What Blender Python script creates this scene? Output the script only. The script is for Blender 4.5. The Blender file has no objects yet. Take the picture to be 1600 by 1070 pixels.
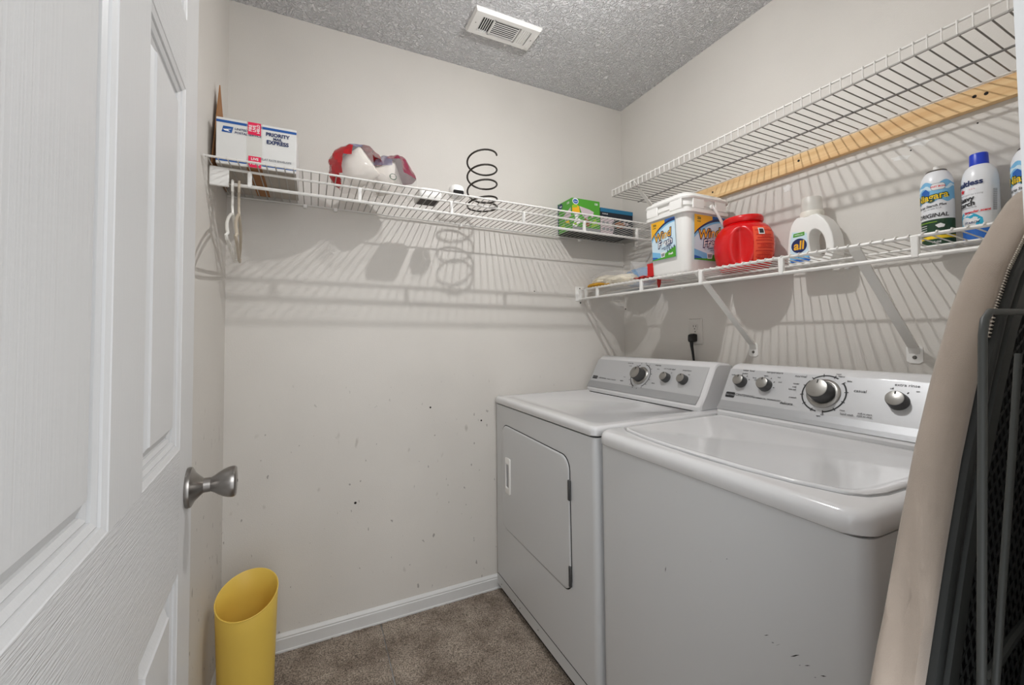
import bpy, bmesh, math, random
from mathutils import Vector, Matrix
PI = math.pi
sc = bpy.context.scene
COL = sc.collection
random.seed(7)

# ------------------------------------------------------------------ camera
cam_d = bpy.data.cameras.new('camera'); cam = bpy.data.objects.new('camera', cam_d); COL.objects.link(cam)
cam_d.sensor_width = 36.0; cam_d.lens = 650.27 / 1600 * 36; cam_d.shift_y = -31.89 / 1600
cam_d.clip_start = 0.02; cam_d.clip_end = 50
R_ = Matrix(((0.90149157, -0.43270316, -0.00899516), (-0.00591314, -0.03309593, 0.99943469), (0.43275625, 0.90092876, 0.03239433)))
m = Matrix.Identity(4)
for i in range(3):
    m[i][0] = R_[0][i]; m[i][1] = R_[1][i]; m[i][2] = -R_[2][i]
m[0][3], m[1][3], m[2][3] = -1.5724, -1.8232, 1.1735
cam.matrix_world = m
sc.camera = cam

# ------------------------------------------------------------------ world, lights, exposure
w = bpy.data.worlds.new('world'); sc.world = w; w.use_nodes = True
bg = w.node_tree.nodes['Background']; bg.inputs[0].default_value = (0.94, 0.97, 1.0, 1); bg.inputs[1].default_value = 1.5
BULB = (-0.885, -0.885, 2.265); BULB_R = 0.016; BULB_STRENGTH = 2800
fill_d = bpy.data.lights.new('hall_fill', 'AREA'); fill_d.shape = 'RECTANGLE'; fill_d.size = 1.2; fill_d.size_y = 1.2  # added fill lamp beyond the doorway, no real fixture there
fill_d.energy = 17; fill_d.color = (.97, .98, 1)
fill = bpy.data.objects.new('hall_fill', fill_d); COL.objects.link(fill)
fill.location = (-1.45, -3.0, 2.0); fill.rotation_euler = (math.radians(68), 0, 0)
sc.view_settings.view_transform = 'Standard'; sc.view_settings.look = 'None'
sc.view_settings.gamma = 1; sc.view_settings.use_curve_mapping = False
sc.view_settings.exposure = 0.06
sc.cycles.max_bounces = 14; sc.cycles.diffuse_bounces = 8; sc.cycles.glossy_bounces = 5
sc.cycles.transmission_bounces = 8; sc.cycles.transparent_max_bounces = 24
sc.cycles.sample_clamp_indirect = 6

# ------------------------------------------------------------------ materials
def lin(c):
    c = c / 255
    return c / 12.92 if c <= 0.04045 else ((c + 0.055) / 1.055) ** 2.4
def S(r, g, b): return (lin(r), lin(g), lin(b), 1)
def mat(name, col, rough=.5, metal=0, bump=None, spec=.5, coat=0, trans=0, alpha=1, aniso=0, var=None):
    """bump=(scale,strength,distance) noise relief; var=(scale,amount) gentle colour mottling"""
    M = bpy.data.materials.new(name); M.use_nodes = True
    nt = M.node_tree; b = nt.nodes['Principled BSDF']
    b.inputs['Base Color'].default_value = col; b.inputs['Roughness'].default_value = rough
    b.inputs['Metallic'].default_value = metal; b.inputs['Specular IOR Level'].default_value = spec
    b.inputs['Coat Weight'].default_value = coat; b.inputs['Transmission Weight'].default_value = trans
    b.inputs['Alpha'].default_value = alpha
    tc = nt.nodes.new('ShaderNodeTexCoord')
    if bump:
        n = nt.nodes.new('ShaderNodeTexNoise'); n.inputs['Scale'].default_value = bump[0]; n.inputs['Detail'].default_value = 4
        nt.links.new(tc.outputs['Object'], n.inputs['Vector'])
        bp = nt.nodes.new('ShaderNodeBump'); bp.inputs['Strength'].default_value = bump[1]; bp.inputs['Distance'].default_value = bump[2]
        nt.links.new(n.outputs['Fac'], bp.inputs['Height']); nt.links.new(bp.outputs['Normal'], b.inputs['Normal'])
    if var:
        n2 = nt.nodes.new('ShaderNodeTexNoise'); n2.inputs['Scale'].default_value = var[0]; n2.inputs['Detail'].default_value = 5
        nt.links.new(tc.outputs['Object'], n2.inputs['Vector'])
        mx = nt.nodes.new('ShaderNodeMix'); mx.data_type = 'RGBA'
        mx.inputs['A'].default_value = tuple(c * (1 - var[1]) for c in col[:3]) + (1,)
        mx.inputs['B'].default_value = tuple(min(1, c * (1 + var[1])) for c in col[:3]) + (1,)
        nt.links.new(n2.outputs['Fac'], mx.inputs['Factor']); nt.links.new(mx.outputs['Result'], b.inputs['Base Color'])
    return M
def ramp(nt, fac, stops):
    r = nt.nodes.new('ShaderNodeValToRGB'); e = r.color_ramp.elements
    while len(e) < len(stops): e.new(.5)
    for i, (p, c) in enumerate(stops): e[i].position = p; e[i].color = c
    nt.links.new(fac, r.inputs[0]); return r.outputs[0]

def wall_mat(name, col, scuffs=False):
    M = mat(name, col, .55, bump=(260, .12, .004), spec=.35)
    nt = M.node_tree; b = nt.nodes['Principled BSDF']
    tc = nt.nodes.new('ShaderNodeTexCoord')
    n = nt.nodes.new('ShaderNodeTexNoise'); n.inputs['Scale'].default_value = 2.2; n.inputs['Detail'].default_value = 6
    nt.links.new(tc.outputs['Object'], n.inputs['Vector'])
    base = ramp(nt, n.outputs['Fac'], [(.3, tuple(c * .95 for c in col[:3]) + (1,)), (.7, tuple(min(1, c * 1.03) for c in col[:3]) + (1,))])
    out = base
    if scuffs:                               # grubby specks and rubs of their own, lower half of the wall
        sep = nt.nodes.new('ShaderNodeSeparateXYZ'); nt.links.new(tc.outputs['Object'], sep.inputs[0])
        mr = nt.nodes.new('ShaderNodeMapRange'); mr.inputs['From Min'].default_value = 1.05; mr.inputs['From Max'].default_value = .75
        nt.links.new(sep.outputs['Z'], mr.inputs['Value'])
        for sca, lo, hi, dark, strv in ((52, .693, .722, S(90, 84, 78), .55), (19, .69, .76, S(136, 128, 118), .4)):
            mp = nt.nodes.new('ShaderNodeMapping'); mp.inputs['Scale'].default_value = (1, 1, .55); mp.inputs['Rotation'].default_value = (0, .5, 0)
            nt.links.new(tc.outputs['Object'], mp.inputs['Vector'])
            n3 = nt.nodes.new('ShaderNodeTexNoise'); n3.inputs['Scale'].default_value = sca; n3.inputs['Detail'].default_value = 2
            nt.links.new(mp.outputs[0], n3.inputs['Vector'])
            m1 = nt.nodes.new('ShaderNodeMapRange'); m1.inputs['From Min'].default_value = lo; m1.inputs['From Max'].default_value = hi; m1.inputs['To Max'].default_value = strv
            nt.links.new(n3.outputs['Fac'], m1.inputs['Value'])
            mu = nt.nodes.new('ShaderNodeMath'); mu.operation = 'MULTIPLY'
            nt.links.new(m1.outputs[0], mu.inputs[0]); nt.links.new(mr.outputs[0], mu.inputs[1])
            mx = nt.nodes.new('ShaderNodeMix'); mx.data_type = 'RGBA'
            nt.links.new(mu.outputs[0], mx.inputs['Factor']); nt.links.new(out, mx.inputs['A']); mx.inputs['B'].default_value = dark
            out = mx.outputs['Result']
    nt.links.new(out, b.inputs['Base Color'])
    return M

def ceiling_mat():
    M = mat('ceiling_texture', S(244, 244, 246), .7, spec=.3)
    nt = M.node_tree; b = nt.nodes['Principled BSDF']; tc = nt.nodes.new('ShaderNodeTexCoord')
    v = nt.nodes.new('ShaderNodeTexNoise'); v.inputs['Scale'].default_value = 75; v.inputs['Detail'].default_value = 3; v.inputs['Distortion'].default_value = 1.3
    nt.links.new(tc.outputs['Object'], v.inputs['Vector'])
    h = ramp(nt, v.outputs['Fac'], [(.38, (0, 0, 0, 1)), (.62, (1, 1, 1, 1))])
    bp = nt.nodes.new('ShaderNodeBump'); bp.inputs['Strength'].default_value = 1; bp.inputs['Distance'].default_value = .011
    nt.links.new(h, bp.inputs['Height']); nt.links.new(bp.outputs['Normal'], b.inputs['Normal'])
    return M

def carpet_mat():
    M = mat('carpet', S(140, 126, 114), .95, spec=.1)
    nt = M.node_tree; b = nt.nodes['Principled BSDF']; tc = nt.nodes.new('ShaderNodeTexCoord')
    n = nt.nodes.new('ShaderNodeTexNoise'); n.inputs['Scale'].default_value = 9; n.inputs['Detail'].default_value = 6
    n.inputs['Roughness'].default_value = .65
    nt.links.new(tc.outputs['Object'], n.inputs['Vector'])
    c = ramp(nt, n.outputs['Fac'], [(.35, S(138, 125, 113)), (.52, S(166, 153, 140)), (.7, S(184, 171, 157))])
    n2 = nt.nodes.new('ShaderNodeTexNoise'); n2.inputs['Scale'].default_value = 230; n2.inputs['Detail'].default_value = 2
    nt.links.new(tc.outputs['Object'], n2.inputs['Vector'])
    f = ramp(nt, n2.outputs['Fac'], [(.36, (.42, .42, .42, 1)), (.66, (1.3, 1.3, 1.3, 1))])
    mx = nt.nodes.new('ShaderNodeMix'); mx.data_type = 'RGBA'; mx.blend_type = 'MULTIPLY'; mx.inputs['Factor'].default_value = 1
    nt.links.new(c, mx.inputs['A']); nt.links.new(f, mx.inputs['B']); nt.links.new(mx.outputs['Result'], b.inputs['Base Color'])
    bp = nt.nodes.new('ShaderNodeBump'); bp.inputs['Strength'].default_value = .9; bp.inputs['Distance'].default_value = .006
    nt.links.new(n2.outputs['Fac'], bp.inputs['Height']); nt.links.new(bp.outputs['Normal'], b.inputs['Normal'])
    return M

def grain_mat(name, col, axis, scale=70, strength=.35, dist=.0012, stretch=.02):
    """painted moulded-wood grain running along one axis (0=x 1=y 2=z)"""
    M = mat(name, col, .38, spec=.45); nt = M.node_tree; b = nt.nodes['Principled BSDF']; tc = nt.nodes.new('ShaderNodeTexCoord')
    mp = nt.nodes.new('ShaderNodeMapping'); s = [scale * 3, scale * 3, scale * 3]; s[axis] = scale * stretch
    mp.inputs['Scale'].default_value = s; nt.links.new(tc.outputs['Object'], mp.inputs['Vector'])
    n = nt.nodes.new('ShaderNodeTexNoise'); n.inputs['Scale'].default_value = 1; n.inputs['Detail'].default_value = 3
    nt.links.new(mp.outputs[0], n.inputs['Vector'])
    bp = nt.nodes.new('ShaderNodeBump'); bp.inputs['Strength'].default_value = strength; bp.inputs['Distance'].default_value = dist
    nt.links.new(n.outputs['Fac'], bp.inputs['Height']); nt.links.new(bp.outputs['Normal'], b.inputs['Normal'])
    return M

def wood_mat(name, c1, c2, axis=1, scale=18):
    M = mat(name, c1, .6, spec=.3); nt = M.node_tree; b = nt.nodes['Principled BSDF']; tc = nt.nodes.new('ShaderNodeTexCoord')
    mp = nt.nodes.new('ShaderNodeMapping'); s = [scale * 3] * 3; s[axis] = scale * .12; mp.inputs['Scale'].default_value = s
    nt.links.new(tc.outputs['Object'], mp.inputs['Vector'])
    n = nt.nodes.new('ShaderNodeTexNoise'); n.inputs['Scale'].default_value = 1; n.inputs['Detail'].default_value = 6; n.inputs['Distortion'].default_value = .6
    nt.links.new(mp.outputs[0], n.inputs['Vector'])
    nt.links.new(ramp(nt, n.outputs['Fac'], [(.3, c2), (.65, c1)]), b.inputs['Base Color'])
    bp = nt.nodes.new('ShaderNodeBump'); bp.inputs['Strength'].default_value = .3; bp.inputs['Distance'].default_value = .001
    nt.links.new(n.outputs['Fac'], bp.inputs['Height']); nt.links.new(bp.outputs['Normal'], b.inputs['Normal'])
    return M

def fabric_mat(name, col):
    M = mat(name, col, .95, spec=.1, var=(14, .13)); nt = M.node_tree; b = nt.nodes['Principled BSDF']
    b.inputs['Sheen Weight'].default_value = .3
    tc = nt.nodes.new('ShaderNodeTexCoord'); n = nt.nodes.new('ShaderNodeTexNoise'); n.inputs['Scale'].default_value = 900
    nt.links.new(tc.outputs['Object'], n.inputs['Vector'])
    bp = nt.nodes.new('ShaderNodeBump'); bp.inputs['Strength'].default_value = .35; bp.inputs['Distance'].default_value = .001
    nt.links.new(n.outputs['Fac'], bp.inputs['Height']); nt.links.new(bp.outputs['Normal'], b.inputs['Normal'])
    return M

def film_mat(name, tint, alpha, rough=.12):
    M = bpy.data.materials.new(name); M.use_nodes = True; nt = M.node_tree; nt.nodes.clear()
    o = nt.nodes.new('ShaderNodeOutputMaterial'); mx = nt.nodes.new('ShaderNodeMixShader')
    t = nt.nodes.new('ShaderNodeBsdfTransparent'); p = nt.nodes.new('ShaderNodeBsdfPrincipled')
    p.inputs['Base Color'].default_value = tint; p.inputs['Roughness'].default_value = rough
    mx.inputs[0].default_value = alpha
    nt.links.new(t.outputs[0], mx.inputs[1]); nt.links.new(p.outputs[0], mx.inputs[2]); nt.links.new(mx.outputs[0], o.inputs[0])
    return M

def emit_mat(name, col, strength):
    M = bpy.data.materials.new(name); M.use_nodes = True; nt = M.node_tree; nt.nodes.clear()
    o = nt.nodes.new('ShaderNodeOutputMaterial'); e = nt.nodes.new('ShaderNodeEmission')
    e.inputs[0].default_value = col; e.inputs[1].default_value = strength; nt.links.new(e.outputs[0], o.inputs[0]); return M

WALL_C = S(213, 209, 203)
M = dict(
    wall=wall_mat('wall_paint', WALL_C), wall_b=wall_mat('wall_paint_scuffed', WALL_C, True),
    ceiling=ceiling_mat(), carpet=carpet_mat(),
    trim=mat('trim_paint', S(214, 214, 213), .4, bump=(60, .1, .002), var=(9, .05)),
    door_v=grain_mat('door_paint_upright_grain', S(208, 208, 208), 2), door_h=grain_mat('door_paint_cross_grain', S(208, 208, 208), 1, 190, 1, .0016, .004),
    wire=mat('white_vinyl_wire', S(226, 224, 220), .4), wire_d=mat('white_vinyl_wire_back', S(214, 212, 208), .45), wire_shaded=mat('shaded_vinyl_wire', S(122, 119, 115), .5), wire_half_shade=mat('half_shaded_vinyl_wire', S(172, 169, 164), .5),  # grey wires: white vinyl with underside shade put into the colour
    plastic=mat('white_plastic', S(236, 235, 232), .38, bump=(40, .04, .002)), plastic_w=mat('warm_white_plastic', S(228, 224, 214), .4),
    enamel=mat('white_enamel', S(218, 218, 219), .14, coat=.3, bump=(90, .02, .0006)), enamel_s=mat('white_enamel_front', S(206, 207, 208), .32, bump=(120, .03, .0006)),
    seam=mat('dark_seam', S(26, 26, 26), .8), silver=mat('silver_panel', S(196, 197, 199), .38, .35, bump=(400, .03, .0004)),
    silver_d=mat('silver_band', S(168, 169, 171), .4, .35),
    knob_cap=mat('brushed_knob_cap', S(158, 156, 152), .34, .9), knob_side=mat('grey_knob_side', S(78, 78, 78), .4, .3),
    ink=mat('dark_print', S(40, 40, 42), .6), black=mat('black_plastic', S(22, 22, 22), .45),
    nickel=mat('satin_nickel', S(150, 146, 142), .28, 1, bump=(300, .03, .0004)),
    screw=mat('screw_metal', S(120, 118, 114), .35, .9),
    pine=wood_mat('pine', S(236, 204, 154), S(216, 172, 120)), cardboard=mat('brown_cardboard', S(158, 112, 72), .85, bump=(120, .15, .001), var=(30, .12)),
    box_white=mat('white_carton', S(222, 222, 220), .6, var=(14, .04)), box_under=mat('carton_underside', S(176, 168, 158), .8, var=(20, .08)),
    post_blue=mat('postal_blue', S(26, 84, 158), .55), sticker=mat('magenta_sticker', S(226, 20, 78), .5), white_ink=mat('white_print', S(236, 236, 236), .55),
    tape=film_mat('clear_tape', S(235, 232, 225), .22, .2),
    film=film_mat('clear_film', S(240, 236, 234), .2, .1), film_red=mat('red_printed_film', S(176, 12, 26), .25, coat=.4),
    film_plum=mat('plum_printed_film', S(124, 26, 58), .25, coat=.4), film_blue=mat('blue_printed_film', S(62, 58, 130), .25, coat=.4), film_grey=film_mat('lilac_printed_film', S(150, 146, 170), .55, .2),
    paper=mat('paper_roll', S(226, 220, 212), .9, bump=(200, .2, .001)), card_core=mat('card_core', S(166, 140, 112), .9),
    spring=mat('dark_steel_wire', S(70, 66, 62), .35, .8), dark_vent=mat('dust_grey_grille', S(84, 74, 70), .8),
    lens=mat('dark_window', S(16, 17, 20), .15), clear=film_mat('clear_plastic', S(235, 238, 238), .13, .08),
    green=mat('green_print', S(74, 158, 42), .45), green_d=mat('dark_green_print', S(22, 62, 36), .4), lime=mat('lime_print', S(146, 196, 40), .5),
    yellow=mat('yellow_print', S(240, 202, 30), .5), gold=mat('gold_print', S(236, 176, 32), .5), orange_p=mat('orange_print', S(232, 120, 30), .5),
    navy=mat('navy_print', S(20, 40, 92), .45), navy_box=mat('navy_carton', S(16, 26, 40), .5), teal=mat('teal_carton', S(24, 108, 146), .5),
    sky=mat('sky_blue_print', S(120, 184, 224), .5), pale=mat('pale_blue_print', S(206, 228, 240), .5), blue_p=mat('blue_print', S(30, 96, 180), .5),
    blue_cap=mat('blue_cap', S(24, 62, 196), .35), red_p=mat('red_print', S(220, 30, 40), .5), turq=mat('turquoise_print', S(40, 170, 206), .5),
    grey_p=mat('grey_print', S(140, 142, 146), .55), brown_p=mat('brown_print', S(150, 92, 56), .6), pink_p=mat('pink_grey_print', S(206, 190, 196), .55),
    red_tub=mat('red_plastic', S(208, 2, 8), .26, coat=.2), orange_lab=mat('orange_label', S(240, 84, 52), .5), orange_lab2=mat('orange_label_ink', S(206, 34, 24), .5),
    white_can=mat('white_can', S(232, 234, 238), .3, coat=.2), can_rim=mat('can_rim', S(120, 116, 108), .3, .9),
    cap_clear=film_mat('frosted_cap', S(228, 226, 220), .62, .3),
    bin=mat('yellow_plastic', S(228, 194, 88), .42, bump=(30, .03, .002), spec=.4),
    cover=fabric_mat('taupe_cover', S(162, 149, 137)), stitch=mat('cream_stitching', S(196, 188, 176), .9),
    iron=mat('dark_grey_metal', S(62, 64, 62), .5, .1), iron_d=mat('darker_grey_metal', S(40, 42, 41), .5, .1), pad=mat('shaded_pad', S(24, 24, 23), .95),  # light grey pad, coloured dark to hold the shadow behind the mesh
    cloth_cream=mat('cream_fleece', S(232, 224, 204), .95, bump=(160, .6, .004)), cloth_yel=mat('yellow_cloth', S(214, 160, 44), .9, bump=(160, .4, .003)),
    cloth_blue=mat('blue_cloth', S(96, 154, 204), .9, bump=(220, .4, .003)), cloth_red=mat('red_cloth', S(176, 40, 36), .9, bump=(160, .4, .003)),
    red_box=mat('red_carton', S(206, 22, 26), .45), socket=mat('socket_white', S(206, 202, 196), .45),
    hanger=mat('white_hanger', S(232, 230, 224), .35), hanger_b=mat('beige_hanger', S(190, 178, 160), .45),
    spackle=mat('white_spackle', S(222, 221, 218), .4), bulb=emit_mat('lit_bulb', (1, .995, .985, 1), BULB_STRENGTH), hole=mat('dark_hole', S(30, 24, 20), .9),
)

# ------------------------------------------------------------------ geometry helpers
class G:
    def __init__(self): self.v = []; self.f = []; self.mi = []
    def add(self, vs, fs, mi=0):
        o = len(self.v); self.v += [Vector(p) for p in vs]; self.f += [tuple(i + o for i in q) for q in fs]; self.mi += [mi] * len(fs); return self
    def bm(self, b, mi=0):
        b.verts.index_update(); self.add([v.co.copy() for v in b.verts], [[v.index for v in f.verts] for f in b.faces], mi); b.free(); return self
    def box(self, x0, x1, y0, y1, z0, z1, bev=0, seg=2, mi=0, top_only=False):
        b = bmesh.new(); bmesh.ops.create_cube(b, size=1)
        for v in b.verts: v.co = Vector(((x0 + x1) / 2 + v.co.x * (x1 - x0), (y0 + y1) / 2 + v.co.y * (y1 - y0), (z0 + z1) / 2 + v.co.z * (z1 - z0)))
        if bev: bmesh.ops.bevel(b, geom=list(b.edges), offset=bev, segments=seg, profile=.5, affect='EDGES')
        return self.bm(b, mi)
    def tube(self, pts, r, n=8, closed=False, mi=0, cap=True):
        P = [Vector(p) for p in pts]; N = len(P); rs = r if isinstance(r, (list, tuple)) else [r] * N
        tang = []
        for i in range(N):
            a = P[(i - 1) % N] if closed or i > 0 else P[i]; c = P[(i + 1) % N] if closed or i < N - 1 else P[i]
            tang.append((c - a).normalized())
        ref = Vector((0, 0, 1)) if abs(tang[0].z) < .9 else Vector((1, 0, 0))
        nrm = (ref - tang[0] * ref.dot(tang[0])).normalized()
        vs = []
        for i in range(N):
            nrm = (nrm - tang[i] * nrm.dot(tang[i])).normalized(); bn = tang[i].cross(nrm)
            for k in range(n):
                a = 2 * PI * k / n; vs.append(P[i] + (nrm * math.cos(a) + bn * math.sin(a)) * rs[i])
        fs = []
        for i in range(N if closed else N - 1):
            j = (i + 1) % N
            for k in range(n): fs.append((i * n + k, i * n + (k + 1) % n, j * n + (k + 1) % n, j * n + k))
        if cap and not closed: fs.append(tuple(range(n))[::-1]); fs.append(tuple((N - 1) * n + k for k in range(n)))
        return self.add(vs, fs, mi)
    def loft(self, rings, mi=0, cap0=True, cap1=True, closed=True):
        n = len(rings[0]); vs = [p for r in rings for p in r]; fs = []
        for i in range(len(rings) - 1):
            for k in range(n if closed else n - 1): fs.append((i * n + k, i * n + (k + 1) % n, (i + 1) * n + (k + 1) % n, (i + 1) * n + k))
        if cap0: fs.append(tuple(range(n))[::-1])
        if cap1: fs.append(tuple((len(rings) - 1) * n + k for k in range(n)))
        return self.add(vs, fs, mi)
    def lathe(self, prof, c=(0, 0, 0), n=32, mi=0, mtx=None, cap0=True, cap1=True):
        rings = []
        for r, z in prof:
            ring = [Vector((r * math.cos(2 * PI * k / n), r * math.sin(2 * PI * k / n), z)) for k in range(n)]
            if mtx: ring = [mtx @ p for p in ring]
            rings.append([p + Vector(c) for p in ring])
        return self.loft(rings, mi, cap0, cap1)
    def prism(self, poly, f0, f1, mi=0):
        a = [f0(*p) for p in poly]; b = [f1(*p) for p in poly]; return self.loft([a, b], mi)

def rr(cx, cy, w_, d, r, z, n=5):
    """rounded rectangle ring in the xy plane"""
    r = min(r, w_ / 2 - 1e-5, d / 2 - 1e-5); pts = []
    for (sx, sy, a0) in ((1, 1, 0), (-1, 1, 90), (-1, -1, 180), (1, -1, 270)):
        for k in range(n + 1):
            a = math.radians(a0 + 90 * k / n); pts.append(Vector((cx + sx * (w_ / 2 - r) + r * math.cos(a), cy + sy * (d / 2 - r) + r * math.sin(a), z)))
    return pts
def rr2(w_, h, r, n=5):
    return [(p.x, p.y) for p in rr(0, 0, w_, h, r, 0, n)]

def mk(name, g, mats, parent=None, base=None, label=None, smooth=True, ang=38, kind=None):
    me = bpy.data.meshes.new(name)
    off = Vector(base) if base is not None else Vector((0, 0, 0))
    if not isinstance(mats, (list, tuple)): mats = [mats]
    me.from_pydata([p - off for p in g.v], [], g.f)
    for q in mats: me.materials.append(M[q] if isinstance(q, str) else q)
    if len(mats) > 1: me.polygons.foreach_set('material_index', g.mi)
    me.validate(); me.update()
    b = bmesh.new(); b.from_mesh(me); bmesh.ops.recalc_face_normals(b, faces=b.faces); b.to_mesh(me); b.free()
    if smooth:
        me.polygons.foreach_set('use_smooth', [True] * len(me.polygons)); me.set_sharp_from_angle(angle=math.radians(ang))
    o = bpy.data.objects.new(name, me); COL.objects.link(o)
    if parent is not None: o.parent = parent
    elif base is not None: o.location = base
    if label: o['label'] = label
    if kind: o['kind'] = kind
    return o

class Thing:
    def __init__(s, name, label, cat, base, group=None, kind=None):
        s.base = Vector(base); s.o = bpy.data.objects.new(name, None); COL.objects.link(s.o); s.o.location = s.base
        s.o.empty_display_size = .05
        if label: s.o['label'] = label
        if cat: s.o['category'] = cat
        if group: s.o['group'] = group
        if kind: s.o['kind'] = kind
    def part(s, name, g, mats, parent=None, label=None, **k):
        return mk(name, g, mats, parent or s.o, s.base, label, **k)
    def dup(s, o, delta, parent=None, rot=None):
        c = o.copy(); COL.objects.link(c); c.parent = parent or s.o; c.location = o.location + Vector(delta)
        if rot: c.rotation_euler = rot
        return c
def single(name, label, cat, g, mats, base, group=None, **k):
    o = mk(name, g, mats, None, base, label, **k); o['category'] = cat
    if group: o['group'] = group
    return o
def structure(name, g, mats, **k): return mk(name, g, mats, None, (0, 0, 0), kind='structure', **k)

# flat print: polygons and lettering in a (u, v) plane, mapped on a surface by f(u, v, lift)
_txt = {}
def text_geo(s, size, bold=0.0, shear=0.0, align='CENTER', space=1.0):
    key = (s, size, bold, shear, align, space)
    if key in _txt: return _txt[key]
    cu = bpy.data.curves.new('t', 'FONT'); cu.body = s; cu.size = size; cu.align_x = align; cu.align_y = 'CENTER'
    cu.shear = shear; cu.offset = bold; cu.space_character = space; cu.resolution_u = 3; cu.fill_mode = 'FRONT'
    o = bpy.data.objects.new('t', cu); COL.objects.link(o); bpy.context.view_layer.update()
    me = bpy.data.meshes.new_from_object(o.evaluated_get(bpy.context.evaluated_depsgraph_get()))
    r = ([tuple(v.co[:2]) for v in me.vertices], [tuple(p.vertices) for p in me.polygons])
    bpy.data.objects.remove(o); bpy.data.curves.remove(cu); bpy.data.meshes.remove(me); _txt[key] = r; return r
class Print:
    def __init__(s, f, lift=.0004): s.f = f; s.lift = lift; s.g = G(); s.m = []; s.n = 0
    def _mi(s, m_):
        if m_ not in s.m: s.m.append(m_)
        return s.m.index(m_)
    def raw(s, pts, faces, m_):
        s.n += 1; h = s.lift * (1 + .35 * s.n); s.g.add([s.f(u, v, h) for u, v in pts], faces, s._mi(m_))
    def poly(s, pts, m_, cuts=0):
        b = bmesh.new(); vs = [b.verts.new((u, v, 0)) for u, v in pts]; f = b.faces.new(vs)
        bmesh.ops.triangulate(b, faces=[f])
        for _ in range(cuts): bmesh.ops.subdivide_edges(b, edges=list(b.edges), cuts=1)
        b.verts.index_update(); s.raw([v.co[:2] for v in b.verts], [tuple(v.index for v in q.verts) for q in b.faces], m_); b.free()
    def rect(s, u0, v0, u1, v1, m_, nu=1):
        pts = [(u0 + (u1 - u0) * i / nu, v) for v in (v0, v1) for i in range(nu + 1)]
        s.raw(pts, [(i, i + 1, nu + 2 + i, nu + 1 + i) for i in range(nu)], m_)
    def ell(s, u, v, a, b, m_, n=28): s.poly([(u + a * math.cos(2 * PI * k / n), v + b * math.sin(2 * PI * k / n)) for k in range(n)], m_)
    def strip(s, lo, hi, m_):
        """band between two equally long polylines"""
        n = len(lo); s.raw(list(lo) + list(hi), [(i, i + 1, n + i + 1, n + i) for i in range(n - 1)], m_)
    def ring(s, u, v, a, b, m_, n=36, a0=0, a1=360):
        lo = []; hi = []
        for k in range(n + 1):
            t = math.radians(a0 + (a1 - a0) * k / n); lo.append((u + b * math.cos(t), v + b * math.sin(t))); hi.append((u + a * math.cos(t), v + a * math.sin(t)))
        s.strip(lo, hi, m_)
    def text(s, t, u, v, size, m_, bold=0, shear=0, rot=0, align='CENTER', space=1, sx=1, sy=1):
        vs, fs = text_geo(t, size, bold, shear, align, space); c, sn = math.cos(rot), math.sin(rot)
        s.raw([(u + (x * sx) * c - y * sy * sn, v + (x * sx) * sn + y * sy * c) for x, y in vs], fs, m_)
    def to(s, thing, name, parent=None, label=None): return thing.part(name, s.g, s.m, parent, label, smooth=False)
def plane_map(o, u, v):
    o, u, v = Vector(o), Vector(u).normalized(), Vector(v).normalized(); n = u.cross(v)
    return lambda a, b, h: o + u * a + v * b + n * h
def cyl_map(cx, cy, r, z0, a0=180, rf=None):
    """u runs around the upright cylinder as seen from outside, u=0 at azimuth a0"""
    def f(u, v, h):
        a = math.radians(a0) + u / r; q = (rf(v) if rf else r) + h
        return Vector((cx + q * math.cos(a), cy + q * math.sin(a), z0 + v))
    return f

# ------------------------------------------------------------------ room
W, H, D = 1.86, 2.44, 1.70
wb_ = structure('wall_back', G().box(-W - .1, .1, 0, .1, -.05, H + .05), 'wall_b', smooth=False)
wr_ = structure('wall_right', G().box(0, .1, -D - .1, 0, -.05, H + .05), 'wall', smooth=False)
structure('wall_left', G().box(-W - .1, -W, -D - .1, 0, -.05, H + .05), 'wall_b', smooth=False)
g = G().box(-1.03, 0, -D - .1, -D, 0, H).box(-W, -1.80, -D - .1, -D, 0, H).box(-1.80, -1.03, -D - .1, -D, 2.06, H)
structure('wall_front', g, 'wall', smooth=False)
structure('ceiling', G().box(-W - .1, .1, -D - .1, .1, H, H + .1), 'ceiling', smooth=False)
fl = structure('floor', G().box(-W - .6, .1, -4.5, .1, -.08, -.012), 'trim', smooth=False)

def carpet_piece(x0, x1, y0, y1, step=.011):
    nx, ny = int((x1 - x0) / step), int((y1 - y0) / step); rnd = random.Random(int(x0 * 100)); vs = []; fs = []
    for j in range(ny + 1):
        for i in range(nx + 1):
            e = min(i, nx - i, j, ny - j)
            vs.append((x0 + (x1 - x0) * i / nx + rnd.uniform(-.003, .003) * (e > 0), y0 + (y1 - y0) * j / ny + rnd.uniform(-.003, .003),
                       rnd.uniform(-.003, .003) - (.006 if e == 0 else 0) + .002 * math.sin(i * .21) * math.cos(j * .17)))
    for j in range(ny):
        for i in range(nx): a = j * (nx + 1) + i; fs.append((a, a + 1, a + nx + 2, a + nx + 1))
    return G().add(vs, fs)
mk('carpet_panel', carpet_piece(-W, -1.3125, -1.95, -.001), 'carpet', fl, (0, 0, 0), ang=80)
mk('carpet_panel', carpet_piece(-1.3095, 0, -1.95, -.001), 'carpet', fl, (0, 0, 0), ang=80)

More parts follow.
